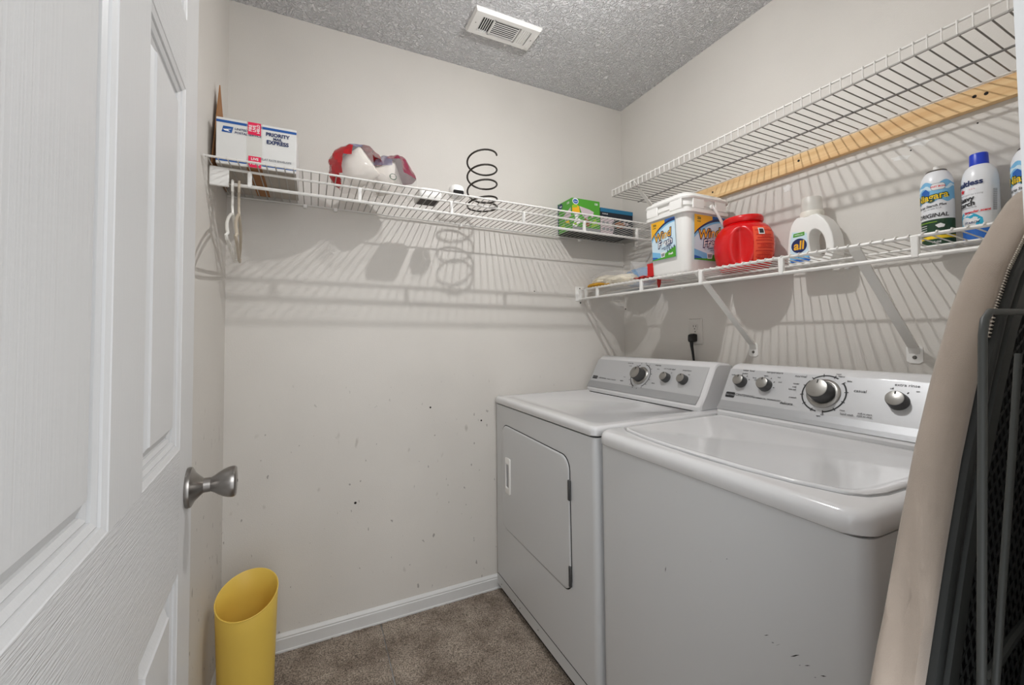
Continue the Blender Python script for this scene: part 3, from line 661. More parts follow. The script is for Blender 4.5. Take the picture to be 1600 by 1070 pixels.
out.part('screw', G().lathe([(0, 0), (.003, 0), (.0025, .001), (0, .001)], (-.006, OY, OZ), 10, mtx=Matrix(((0, 0, -1), (1, 0, 0), (0, 1, 0)))), 'screw')
plug = Thing('power_plug', 'black plug with its cord in the outlet above the dryer', 'plug', (-.008, OY, OZ - .022))
plug.part('plug_body', G().loft([[Vector((-.0088 - t, OY + u + .002, OZ - .028 + dz + v)) for u, v in rr2(w_, h_, .006, 3)] for w_, h_, t, dz in ((.030, .034, 0, 0), (.031, .038, .012, 0), (.026, .034, .026, -.002), (.020, .024, .030, -.004))]), 'black')
plug.part('cord', G().tube([(-.028, OY + .002, OZ - .04), (-.026, OY + .003, OZ - .065), (-.022, OY + .002, OZ - .09), (-.018, OY, OZ - .13), (-.016, OY - .002, OZ - .19)], [.009, .007, .0055, .005, .005], 10), 'black')

# ------------------------------------------------------------------ things on the back shelf
# postal carton
bx0, bx1, by0, by1 = -1.838, -1.622, -.322, -.03
bz0, bz1 = 1.7035, 1.846
pc = Thing('shipping_box', 'white carton with blue stripes and pink stickers, left end of back shelf', 'box', (-1.73, -.17, bz0))
pc.part('carton', G().box(bx0, bx1, by0, by1, bz0, bz1, .0015, 1), 'box_white', smooth=False)
p = Print(plane_map((bx0, by0, bz0), (1, 0, 0), (0, 0, 1)), .0004); bw, bh = bx1 - bx0, bz1 - bz0
p.rect(0, bh - .016, bw, bh - .008, 'post_blue'); p.rect(0, .008, bw, .016, 'post_blue')
p.poly([(.014, bh - .045), (.040, bh - .045), (.044, bh - .026), (.018, bh - .026)], 'post_blue'); p.poly([(.017, bh - .036), (.040, bh - .033), (.030, bh - .037), (.036, bh - .042), (.022, bh - .040)], 'white_ink')
p.text('UNITED STATES', .047, bh - .031, .0095, 'navy', .0002, .15, align='LEFT'); p.text('POSTAL SERVICE', .047, bh - .042, .0095, 'navy', .0002, .15, align='LEFT')
p.text('PRIORITY', .163, bh - .030, .0155, 'navy', .0006); p.text('MAIL', .163, bh - .0425, .0115, 'navy', .0004); p.text('EXPRESS', .163, bh - .055, .0165, 'navy', .0006)
p.text('FLAT RATE ENVELOPE', .160, .030, .0085, 'grey_p', .0003)
p.rect(.082, bh - .040, .117, bh - .001, 'sticker'); p.rect(.084, 0.000, .118, .035, 'sticker')
for k, t_ in enumerate(('FIRE', 'LIVE', 'HELD')): p.text(t_, .089 + k * .0105, bh - .020, .0115, 'white_ink', .0003, rot=PI / 2)
p.text('FIRE', .101, .013, .014, 'white_ink', .0004); p.text('LIVE', .101, .026, .011, 'white_ink', .0003)
p.to(pc, 'printing')
pc.part('clear_tape', G().box(bx0 + .079, bx0 + .121, by0 - .0012, by0 - .0009, bz0, bz1), 'tape', smooth=False)
g = G().box(bx0 + .001, bx0 + .078, by0 + .001, by1 - .001, bz0 - .0012, bz0 - .0002).box(bx0 + .122, bx1 - .001, by0 + .001, by1 - .001, bz0 - .0012, bz0 - .0002)
pc.part('bottom_flap', g, 'box_under', smooth=False); pc.part('kraft_tape', G().box(bx0 + .079, bx0 + .121, by0 + .001, by1 - .001, bz0 - .0014, bz0 - .0003), 'cardboard', smooth=False)
# torn cardboard behind it
poly = [(-.290, bz0), (-.226, 1.992), (-.205, 1.965), (-.17, 1.925), (-.13, 1.895), (-.08, 1.865), (-.03, 1.845), (-.03, bz0)]
single('cardboard_sheet', 'brown cardboard flap rising to a point behind the postal carton', 'cardboard', G().prism(poly, lambda u, v: Vector((-1.8565 + (v - bz0) * .03, u, v)), lambda u, v: Vector((-1.8535 + (v - bz0) * .03, u, v))), 'cardboard', (-1.852, -.15, bz0), smooth=False)

# hangers
def hanger(x, y, yaw, name_label, m_, fl, sag):
    t = Thing('clothes_hanger', name_label, 'hanger', (x, y, 1.65), 'plastic hangers on the rod')
    zr = za(x) - .046 + .0055 + .003; c, s_ = math.cos(yaw), math.sin(yaw)
    def P(a, z, o_=0): return Vector((x + s_ * a + c * o_, y + c * a - s_ * o_, z))
    hook = [P(.030 * math.cos(q), zr - .028 + .030 * math.sin(q)) for q in [math.radians(k) for k in (200, 170, 140, 110, 90, 65, 40, 15, -15, -40)]]
    neck = [P(.012, zr - .062), P(.002, zr - .075), P(0, zr - .10, fl * .1)]
    t.part('hook', G().tube(hook + neck, .0036, 8), m_)
    sh = [P(0, zr - .10, fl * .1)]
    for k in range(1, 9): a = k / 8; sh.append(P(.205 * a, zr - .10 - .105 * a ** 1.15, fl * (.1 + math.sin(a * 2.6) * .9)))
    bar = [P(.205, zr - .208, fl), P(.195, zr - .218, fl * .8)] + [P(.195 - .39 * k / 8, zr - .220 - sag * math.sin(PI * k / 8), fl * (.6 - 1.2 * k / 8)) for k in range(1, 8)] + [P(-.195, zr - .218, -fl * .8), P(-.205, zr - .208, -fl)]
    sh2 = [P(-.205 * (1 - k / 8), zr - .10 - .105 * (1 - k / 8) ** 1.15, -fl * (.1 + math.sin((1 - k / 8) * 2.6) * .9)) for k in range(0, 9)]
    t.part('shoulders', G().tube(sh + bar + sh2, .0042, 8), m_)
hanger(-1.797, -.303, math.radians(-7.5), 'white plastic hanger on the rod, nearest the left wall', 'hanger', .010, .002)
hanger(-1.780, -.303, math.radians(-8.0), 'beige plastic hanger on the rod, second from the left wall', 'hanger_b', .007, .002)

# torn plastic wrap holding a paper roll
wrap = Thing('paper_roll_pack', 'torn red and clear plastic wrapper around a white paper roll', 'paper rolls', (-1.37, -.24, 1.70))
ax = Vector((.55, -.28, .42)).normalized(); q_ = ax.to_track_quat('Z', 'Y').to_matrix()
wrap.part('paper_roll', G().lathe([(.020, -.05), (.054, -.05), (.057, -.046), (.057, .046), (.054, .05), (.020, .05), (.020, -.05)], (-1.425, -.25, 1.780), 36, mtx=q_, cap0=False, cap1=False), 'paper')
wrap.part('paper_roll', G().lathe([(.020, -.05), (.050, -.05), (.053, -.046), (.053, .046), (.050, .05), (.020, .05), (.020, -.05)], (-1.322, -.20, 1.777), 36, mtx=Vector((-.3, -.3, .6)).normalized().to_track_quat('Z', 'Y').to_matrix(), cap0=False, cap1=False), 'paper')
def blob(c, rad, seed, crumple, sel, n=26, m_=18, stretch=None, zmin=None):
    """crumpled film wrapped round a lump; sel(dir) picks the faces to keep and their material"""
    rnd = random.Random(seed); dirs = [(Vector((rnd.gauss(0, 1), rnd.gauss(0, 1), rnd.gauss(0, 1))).normalized(), rnd.uniform(3, 11), rnd.uniform(0, 6.3)) for _ in range(16)]
    vs = []; fs = []; mi = []
    for j in range(m_ + 1):
        th = PI * j / m_
        for i in range(n):
            ph = 2 * PI * i / n; d = Vector((math.sin(th) * math.cos(ph), math.sin(th) * math.sin(ph), math.cos(th)))
            k = 1 + crumple * sum(abs(math.sin(fq * d.dot(dd) + ph0)) - .5 for dd, fq, ph0 in dirs) / 4
            vs.append(Vector(c) + Vector((d.x * rad[0], d.y * rad[1], d.z * rad[2])) * k + (stretch(d) if stretch else Vector((0, 0, 0))))
    for j in range(m_):
        for i in range(n):
            i2 = (i + 1) % n; th = PI * (j + .5) / m_; ph = 2 * PI * (i + .5) / n
            d = Vector((math.sin(th) * math.cos(ph), math.sin(th) * math.sin(ph), math.cos(th))); s_ = sel(d)
            if s_ is None: continue
            fs.append((j * n + i, j * n + i2, (j + 1) * n + i2, (j + 1) * n + i)); mi.append(s_)
    if zmin is not None: vs = [Vector((q.x, q.y, max(q.z, zmin))) for q in vs]
    g_ = G(); g_.v = vs; g_.f = fs; g_.mi = mi; return g_
def selL(d):
    if d.z < -.78: return None
    if d.x < -.60 and d.z < .55: return 0
    if d.z > .72 and d.x < .1: return 2
    if d.z > .45 and d.y > -.35: return 0
    if d.z > .35 and d.x < -.25: return 0
    if d.x > .45 and d.y < 0 and d.z > -.1 and d.z < .5: return None
    return 1
wrap.part('left_wrapper', blob((-1.425, -.24, 1.772), (.095, .075, .090), 3, .10, selL, 40, 26, None, za(-1.5) + .0065), ['film_red', 'film', 'film_blue'], ang=20)
def selR(d):
    if d.z < -.8: return None
    if d.x > .28 and d.z > .12: return 0
    if d.z > .62 and d.x > -.3: return 0
    if d.z > .35 and d.x < -.1 and d.y < .2: return 2
    return 1
def strR(d): return Vector((.016 * max(0, d.x) * max(0, -d.z + .35), 0, 0))
wrap.part('right_wrapper', blob((-1.30, -.215, 1.765), (.078, .070, .092), 8, .12, selR, 40, 26, strR, za(-1.5) + .0065), ['film_plum', 'film', 'film_grey'], ang=20)
p = Print(lambda u, v, h: Vector((-1.31 + u, -.288 - h + .25 * v, 1.755 + v)), .001)
p.ring(0, 0, .013, .010, 'green_d', 20); p.text('RECYCLE', 0, 0, .005, 'green_d'); p.to(wrap, 'recycling_mark')

# small white vented box and rounded sensor
vb = Thing('vented_box', 'small white plastic box with a dark vented underside on back shelf', 'device', (-1.17, -.30, 1.70))
zv = za(-1.17) + .007
vb.part('housing', G().loft([rr(-1.172, -.245, .082, .10, .012, zv), rr(-1.172, -.245, .088, .106, .014, zv + .006), rr(-1.172, -.245, .088, .106, .014, zv + .026), rr(-1.172, -.245, .078, .096, .016, zv + .036), rr(-1.172, -.245, .05, .07, .016, zv + .040)]), 'plastic')
vb.part('vent_plate', G().box(-1.206, -1.138, -.285, -.202, zv - .0015, zv + .001), 'dark_vent', smooth=False)
for k in range(7): vb.part('vent_rib', G().box(-1.203 + k * .0098, -1.1995 + k * .0098, -.282, -.205, zv - .0025, zv - .001), 'black', smooth=False)
rs = Thing('motion_sensor', 'small rounded white sensor with a dark window on a clear foot', 'sensor', (-1.065, -.28, 1.69))
zs = za(-1.065) + .006
rs.part('foot', G().lathe([(0, zs), (.018, zs), (.018, zs + .003), (.006, zs + .006), (.006, zs + .028), (0, zs + .028)], (-1.068, -.27, 0), 20), 'clear')
rs.part('head', G().loft([rr(-1.064, -.27, .060 * a, .056 * a, .024 * a, zs + z) for a, z in ((.55, .022), (.85, .026), (1, .036), (1, .050), (.92, .062), (.75, .069), (.45, .073))]), 'plastic')
rs.part('window', G().loft([[Vector((-1.064 + u, -.2985 - .0 + t, zs + .038 + v)) for u, v in rr2(.042, .016, .005, 3)] for t in (0, .004)]), 'lens')

# coil
c0 = Vector((-.953, -.265, za(-1.01) + .0098)); tr = 4.3; hh = .212
pts = []
for k in range(int(tr * 28) + 1):
    a = 2 * PI * k / 28; q = k / (tr * 28); base = max(0, (q * tr - .75) / (tr - .75))
    pts.append(c0 + Vector((.060 * math.cos(a + 4.05), .060 * math.sin(a + 4.05), hh * base + .012 * math.sin(a + 1.2) * min(1, base * 4))))
single('wire_coil', 'tall dark steel coil spring standing on the back shelf', 'spring', G().tube(pts, .0037, 8), 'spring', c0)

# green carton of bags, navy carton
gx0, gx1, gy0, gy1, gz0, gz1 = -.433, -.266, -.140, -.010, za(-.43) + .0078, 1.845
gb = Thing('bag_box', 'green printed carton of bags on the right end of back shelf', 'box', (-.35, -.07, gz0))
gb.part('carton', G().box(gx0, gx1, gy0, gy1, gz0, gz1, .001, 1), 'green', smooth=False)
p = Print(plane_map((gx0, gy0, gz0), (1, 0, 0), (0, 0, 1)), .0004); gw, gh = gx1 - gx0, gz1 - gz0
p.ell(.020, gh - .016, .018, .016, 'white_ink'); p.ell(.020, gh - .017, .0145, .011, 'blue_p'); p.text('bags', .020, gh - .017, .010, 'white_ink', .0002, .2)
p.poly([(0, gh - .075), (.045, gh - .070), (.040, gh - .040), (.020, gh - .030), (0, gh - .040)], 'gold'); p.poly([(.002, gh - .05), (.03, gh - .045), (.028, gh - .033), (.004, gh - .034)], 'lime')
p.poly([(.042, gh - .038), (.10, gh - .048), (.128, gh - .058), (.122, gh - .088), (.10, gh - .075), (.085, gh - .105), (.058, gh - .080)], 'pink_p')
p.poly([(.0, .02), (.02, .012), (.055, .05), (.03, .062), (.045, .075), (.01, .08), (.018, .055)], 'white_ink'); p.poly([(.09, .02), (.105, .035), (.085, .05), (.1, .055), (.07, .065), (.08, .03)], 'brown_p')
p.poly([(.0, .03), (.03, .02), (.02, .04)], 'lime'); p.rect(0, 0, gw, .016, 'grey_p'); p.text('150', .142, gh - .018, .014, 'white_ink', .0004); p.poly([(.11, .02), (.15, .03), (.14, .07), (.12, .05)], 'lime')
p.to(gb, 'front_print')
p = Print(plane_map((gx0, gy1, gz0), (0, -1, 0), (0, 0, 1)), .0004); gd = gy1 - gy0
p.rect(0, 0, .008, gh, 'navy'); p.ell(.028, gh - .018, .018, .014, 'navy'); p.text('bags', .028, gh - .018, .012, 'white_ink', .0003); p.text('150', .095, gh - .018, .015, 'white_ink', .0004)
p.poly([(.05, gh - .075), (.12, gh - .045), (.12, gh - .09), (.07, gh - .10)], 'pink_p'); p.poly([(.02, .03), (.07, .02), (.06, .05)], 'lime'); p.poly([(.07, .05), (.11, .03), (.1, .06)], 'yellow'); p.to(gb, 'side_print')
gb.part('bottom_panel', G().box(gx0 + .001, gx1 - .001, gy0 + .001, gy1 - .001, gz0 - .0006, gz0 + .0004), 'black', smooth=False, label='dark bottom of the carton')
nx0, nx1, ny0, ny1, nz0, nz1 = -.262, -.050, -.138, -.010, za(-.26) + .0078, 1.818
nb = Thing('navy_box', 'dark navy carton with a teal top band beside the green carton', 'box', (-.155, -.07, nz0))
nb.part('carton', G().box(nx0, nx1, ny0, ny1, nz0, nz1, .001, 1), 'navy_box', smooth=False)
p = Print(plane_map((nx0, ny0, nz0), (1, 0, 0), (0, 0, 1)), .0004); nw, nh = nx1 - nx0, nz1 - nz0
p.rect(0, nh - .020, nw, nh, 'teal'); p.text('STORAGE', .030, nh - .030, .008, 'white_ink', .0002)
p.poly([(0, .0), (.075, .0), (.085, .03), (.07, .055), (.09, .07), (.08, .085), (0, .085)], 'pink_p')
for k in range(5):
    p.ell(.02 + (k % 3) * .024, .025 + (k // 3) * .03, .010, .008, 'grey_p', 14)
for k, (u, v) in enumerate(((.105, .055), (.12, .062), (.113, .042), (.13, .045), (.142, .06))): p.ell(u, v, .014, .0085, 'brown_p', 14)
for u, v in ((.155, .065), (.172, .062), (.165, .045), (.185, .05)): p.ell(u, v, .008, .006, 'pink_p', 12)
p.to(nb, 'front_print')

# ------------------------------------------------------------------ things on the lower right shelf
def zd(y, x=-.155): return zb(y) + .0075 + (-.303 - x) * .045 + .002
# detergent bucket
kx0, kx1, ky0, ky1 = -.284, -.052, -.690, -.484
kz0 = zb(-.6) + .0075; kcx, kcy = (kx0 + kx1) / 2, (ky0 + ky1) / 2; kw, kd = kx1 - kx0, ky1 - ky0
bk = Thing('detergent_bucket', 'square white plastic bucket of laundry powder with lid', 'bucket', (kcx, kcy, kz0))
bk.part('bucket_body', G().loft([rr(kcx, kcy, kw - .016 + a, kd - .016 + a, .028, kz0 + z, 6) for a, z in ((-.012, 0), (-.004, .004), (0, .012), (.014, .225), (.014, .232))] + [rr(kcx, kcy, kw + .028, kd + .028, .04, kz0 + .233, 6), rr(kcx, kcy, kw + .030, kd + .030, .04, kz0 + .246, 6), rr(kcx, kcy, kw, kd, .03, kz0 + .248, 6), rr(kcx, kcy, kw, kd, .03, kz0 + .27, 6)]), 'plastic')
lidp = bk.part('lid', G().loft([rr(kcx, kcy, kw + .012, kd + .012, .034, kz0 + .262, 6), rr(kcx, kcy, kw + .012, kd + .012, .034, kz0 + .284, 6), rr(kcx, kcy, kw + .030, kd + .030, .042, kz0 + .286, 6), rr(kcx, kcy, kw + .034, kd + .034, .044, kz0 + .292, 6), rr(kcx, kcy, kw + .028, kd + .028, .044, kz0 + .299, 6), rr(kcx, kcy, kw + .006, kd + .006, .04, kz0 + .303, 6), rr(kcx, kcy, kw - .01, kd - .01, .036, kz0 + .313, 6), rr(kcx, kcy, kw - .022, kd - .022, .034, kz0 + .316, 6)]), 'plastic')
for a, b_ in ((-1, 0), (0, -1)):
    for o_ in (-.062, .062):
        x_, y_ = kcx + a * (kw / 2 + .010) + (o_ if b_ else 0), kcy + b_ * (kd / 2 + .010) + (o_ if a else 0)
        bk.part('lid_tab', G().box(x_ - (.004 if a else .030), x_ + (.004 if a else .030), y_ - (.004 if b_ else .030), y_ + (.004 if b_ else .030), kz0 + .248, kz0 + .287, .002, 1), 'plastic', lidp)
hp = [Vector((kcx + .012, ky0 - .010, kz0 + .262)), Vector((kcx + .014, ky0 - .016, kz0 + .262)), Vector((kcx + .030, ky0 - .020, kz0 + .238)), Vector((kcx + .062, ky0 - .024, kz0 + .19)), Vector((kcx + .085, ky0 - .022, kz0 + .15))]
bail = hp + [Vector((kcx + .112, ky0 + .03, kz0 + .125)), Vector((kcx + .112, ky1 - .03, kz0 + .125)), Vector((kcx + .085, ky1 + .022, kz0 + .15)), Vector((kcx + .014, ky1 + .016, kz0 + .262)), Vector((kcx + .012, ky1 + .010, kz0 + .262))]
bk.part('bail_handle', G().tube(bail, .0055, 8), 'plastic')
bk.part('bail_pivot', G().lathe([(0, 0), (.009, 0), (.009, .010), (0, .010)], (kcx + .012, ky0 - .008, kz0 + .262), 16, mtx=Matrix(((1, 0, 0), (0, 0, -1), (0, 1, 0)))), 'plastic')
def wind_label(p, w_, h_):
    p.rect(0, 0, w_, h_, 'pale')
    p.poly([(0, 0), (w_ * .45, 0), (w_ * .40, h_ * .16), (w_ * .2, h_ * .20), (0, h_ * .24)], 'sky'); p.poly([(0, 0), (w_ * .35, 0), (w_ * .2, h_ * .07), (0, h_ * .10)], 'blue_p')
    arc = [(w_ * t, h_ * (.58 + .40 * math.sin(min(1, t * 1.05) * PI / 2) ** .8)) for t in [k / 12 for k in range(13)]]
    p.strip([(u, v - h_ * .10) for u, v in arc], arc, 'sky')
    p.strip([(u, v - h_ * .035 * (1 + u / w_)) for u, v in arc], arc, 'navy')
    p.poly([(0, h_)] + [(u, v) for u, v in arc if u < w_ * .62][::1] + [(w_ * .62, h_)], 'gold') if False else p.strip([(u, v) for u, v in arc[:8]], [(u, h_) for u, v in arc[:8]], 'gold')
    p.strip([(u, v) for u, v in arc[7:]], [(u, h_) for u, v in arc[7:]], 'blue_p')
    p.text('256', w_ * .15, h_ * .92, h_ * .075, 'green_d', .0006); p.text('LOADS', w_ * .14, h_ * .85, h_ * .035, 'green_d', .0003)
    for bd, c1, c2 in ((.0035, 'navy', 'navy'), (.0004, 'gold', 'white_ink')):
        p.text('Wind', w_ * .46, h_ * .60, h_ * .285, c1, bd, .25, .16, sx=w_ / h_ * 1.12)
        p.text('Fresh', w_ * .56, h_ * .405, h_ * .235, c2, bd, .25, .16, sx=w_ / h_ * 1.16)
    p.text('LAUNDRY DETERGENT', w_ * .62, h_ * .29, h_ * .035, 'navy', .0003, .1, .14, sx=w_ / h_ * 1.1); p.text('with color safe bleach', w_ * .64, h_ * .25, h_ * .03, 'navy', .0002, .1, .14, sx=w_ / h_)
    hill = [(w_ * (.35 + .65 * k / 8), h_ * (.03 + .24 * (k / 8) ** .8)) for k in range(9)]
    p.strip([(u, 0) for u, v in hill], hill, 'green'); p.strip([(0, 0), (w_ * .5, 0)], [(0, h_ * .025), (w_ * .5, h_ * .05)], 'green')
    for k in range(4): u = w_ * (.68 + .09 * k); v = h_ * (.16 + .03 * k); p.poly([(u - w_ * .03, v), (u + w_ * .03, v), (u, v + h_ * .07)], 'navy')
    p.text('Fresh', w_ * .80, h_ * .10, h_ * .075, 'white_ink', .0005, .2, .1, sx=w_ / h_ * 1.1)
    p.poly([(w_ * .40, h_ * .04), (w_ * .55, h_ * .05), (w_ * .58, h_ * .18), (w_ * .38, h_ * .17)], 'white_ink'); p.poly([(w_ * .42, h_ * .06), (w_ * .53, h_ * .07), (w_ * .555, h_ * .15), (w_ * .405, h_ * .14)], 'grey_p')
p = Print(plane_map((kx0 - .0008, ky1 - .030, kz0 + .068), (0, -1, 0), (-.03, 0, 1)), .0004); wind_label(p, .125, .158); p.to(bk, 'left_label')
p = Print(plane_map((kx0 + .036, ky0 - .0008, kz0 + .050), (1, 0, 0), (0, -.03, 1)), .0004); wind_label(p, .172, .176); p.to(bk, 'right_label')

# red tub
tx, ty, tz = -.115, -.801, zb(-.80) + .004
tub = Thing('detergent_tub', 'round red plastic tub with a grip recess and orange label', 'tub', (tx, ty, tz))
prof = [(.070, 0), (.078, .004), (.090, .025), (.097, .055), (.0985, .085), (.095, .110), (.085, .130), (.074, .141), (.064, .146), (.060, .150), (.064, .152), (.066, .156), (.066, .166), (.063, .171), (.056, .172), (.054, .160), (.054, .12)]
n_ = 96; rings = []
fine = []
for i in range(len(prof) - 1):
    for k in range(4): t_ = k / 4; fine.append((prof[i][0] * (1 - t_) + prof[i + 1][0] * t_, prof[i][1] * (1 - t_) + prof[i + 1][1] * t_))
fine.append(prof[-1])
TY_ = 1.07; TX_ = .93; TZ_ = 1.17
def tub_r(r, z, a):
    """grip recess on the camera-facing side (azimuth in degrees)"""
    if z > .142 or z < .010: return r
    da = (a - 206 + 180) % 360 - 180; v = (z - .070) / .058
    q = (da / 22) ** 2 + v * v
    if q < 1: r -= .030 * (1 - q) ** .6 * max(0, min(1, (da + 22) / 16))
    return r
for r, z in fine:
    rings.append([Vector((tx + TX_ * tub_r(r, z, 360 * k / n_) * math.cos(2 * PI * k / n_), ty + TY_ * tub_r(r, z, 360 * k / n_) * math.sin(2 * PI * k / n_), tz + TZ_ * z)) for k in range(n_)])
tub.part('tub_body', G().loft(rings), 'red_tub', ang=60)
def tub_prof(v):
    for i in range(len(prof) - 1):
        if prof[i][1] <= v <= prof[i + 1][1]: t_ = (v - prof[i][1]) / (prof[i + 1][1] - prof[i][1]); return prof[i][0] * (1 - t_) + prof[i + 1][0] * t_
    return prof[0][0]
f0 = cyl_map(0, 0, .097, 0, 230, tub_prof)
def f(u, v, h):
    q = f0(u, v, h); return Vector((tx + q.x * TX_, ty + q.y * TY_, tz + q.z * TZ_))
p = Print(f, .0008)
def grid(p, u0, v0, u1, v1, m_, nu=8, nv=8):
    p.raw([(u0 + (u1 - u0) * i / nu, v0 + (v1 - v0) * j / nv) for j in range(nv + 1) for i in range(nu + 1)], [(j * (nu + 1) + i, j * (nu + 1) + i + 1, (j + 1) * (nu + 1) + i + 1, (j + 1) * (nu + 1) + i) for j in range(nv) for i in range(nu)], m_)
grid(p, 0, .016, .085, .126, 'orange_lab', 10, 12)
for k, v in enumerate((.112, .098, .088, .080, .070, .058, .048, .036, .026)): grid(p, .006 + .003 * (k % 3), v, .078 - .008 * (k % 2), v + .0028, 'orange_lab2', 8, 1)
grid(p, .016, .100, .037, .120, 'white_ink', 3, 3); grid(p, .019, .103, .034, .117, 'ink', 3, 3)
for v, t_ in ((.093, 'WARNING'), (.065, 'DIRECTIONS'), (.042, 'CAUTION'), (.031, 'KEEP OUT OF REACH')): p.text(t_, .042, v, .0075, 'orange_lab2', .0002)
p.to(tub, 'label', label='orange label panel')

# small white jug with a loop handle
jy, jx, jz = -1.012, -.062, zb(-1.0) + .001; JU, JZ = 1.15, 1.19
jug = Thing('detergent_jug', 'small white jug with loop handle and clear cap, "all" on label', 'jug', (jx, jy, jz))
def jp(u, z, t): return Vector((jx + t * 1.1, jy - u * JU, jz + z * JZ))      # u to the viewer's right
outer = [(-.055, .004), (-.050, 0), (.050, 0), (.060, .006), (.066, .02), (.0675, .045), (.064, .075), (.055, .100), (.043, .120), (.032, .131), (.027, .136), (-.027, .136), (-.034, .131), (-.043, .118), (-.049, .10), (-.053, .075), (-.0555, .05), (-.0565, .02)]
hole = [(.010, .030), (.018, .014), (.031, .012), (.043, .020), (.047, .040), (.044, .064), (.035, .084), (.023, .094), (.011, .092), (.005, .078), (.005, .052)]
def catmull(P_, n=4):
    out_ = []
    for i in range(len(P_)):
        p0, p1, p2, p3 = P_[i - 1], P_[i], P_[(i + 1) % len(P_)], P_[(i + 2) % len(P_)]
        for k in range(n):
            t = k / n; out_.append(tuple(.5 * (2 * p1[c] + (p2[c] - p0[c]) * t + (2 * p0[c] - 5 * p1[c] + 4 * p2[c] - p3[c]) * t * t + (3 * p1[c] - p0[c] - 3 * p2[c] + p3[c]) * t ** 3) for c in (0, 1)))
    return out_
hole = catmull(hole)
b = bmesh.new()
ov = [b.verts.new((u, z, 0)) for u, z in outer]; hv = [b.verts.new((u, z, 0)) for u, z in hole]
es = [b.edges.new((ov[i], ov[(i + 1) % len(ov)])) for i in range(len(ov))] + [b.edges.new((hv[i], hv[(i + 1) % len(hv)])) for i in range(len(hv))]
bmesh.ops.triangle_fill(b, edges=es, use_beauty=True)
ext = bmesh.ops.extrude_face_region(b, geom=list(b.faces))
for v in ext['geom']:
    if isinstance(v, bmesh.types.BMVert): v.co.z = .058
bmesh.ops.recalc_face_normals(b, faces=b.faces)
ed = [e for e in b.edges if len(e.link_faces) == 2 and abs(e.calc_face_angle(0)) > 1.2 and abs(e.verts[0].co.z - e.verts[1].co.z) < 1e-4]
bmesh.ops.bevel(b, geom=ed, offset=.011, segments=4, profile=.5, affect='EDGES', clamp_overlap=True)
for v in b.verts: v.co = jp(v.co.x, v.co.y, v.co.z - .029)
jug.part('jug_body', G().bm(b), 'plastic', ang=50)
jug.part('collar', G().lathe([(a * JU, b_ * JZ) for a, b_ in ((.024, .130), (.029, .134), (.0295, .146), (.028, .150), (0, .150))], (jx, jy, jz), 32), 'plastic_w')
jug.part('cap', G().lathe([(a * JU, b_ * JZ) for a, b_ in ((.0265, .150), (.0265, .158), (.0245, .186), (.0232, .1895), (0, .1905))], (jx, jy, jz), 32, cap0=False), 'cap_clear', label='frosted clear measuring cap')
p = Print(lambda u, v, h: jp(u, v, -.0292 - h), .0004)
p.poly([(-.049, .012), (.006, .012), (.003, .040), (.000, .088), (-.040, .098), (-.046, .075)], 'pale'); p.poly([(-.049, .012), (.006, .012), (.004, .032), (-.0485, .036)], 'sky')
p.rect(-.046, .010, .004, .018, 'blue_p'); p.ell(.002, .0145, .006, .0055, 'blue_p', 16)
p.ell(-.022, .056, .0215, .0205, 'navy'); p.text('all', -.0225, .056, .034, 'gold', .0009, .1)
p.poly([(-.038, .082), (-.006, .083), (-.006, .093), (-.036, .092)], 'green'); p.text('mighty pac', -.021, .0875, .0055, 'white_ink', .0001)
p.text('free clear', -.024, .030, .009, 'navy', .0002, .1); p.text('50 oz', -.020, .023, .005, 'navy'); p.to(jug, 'label')

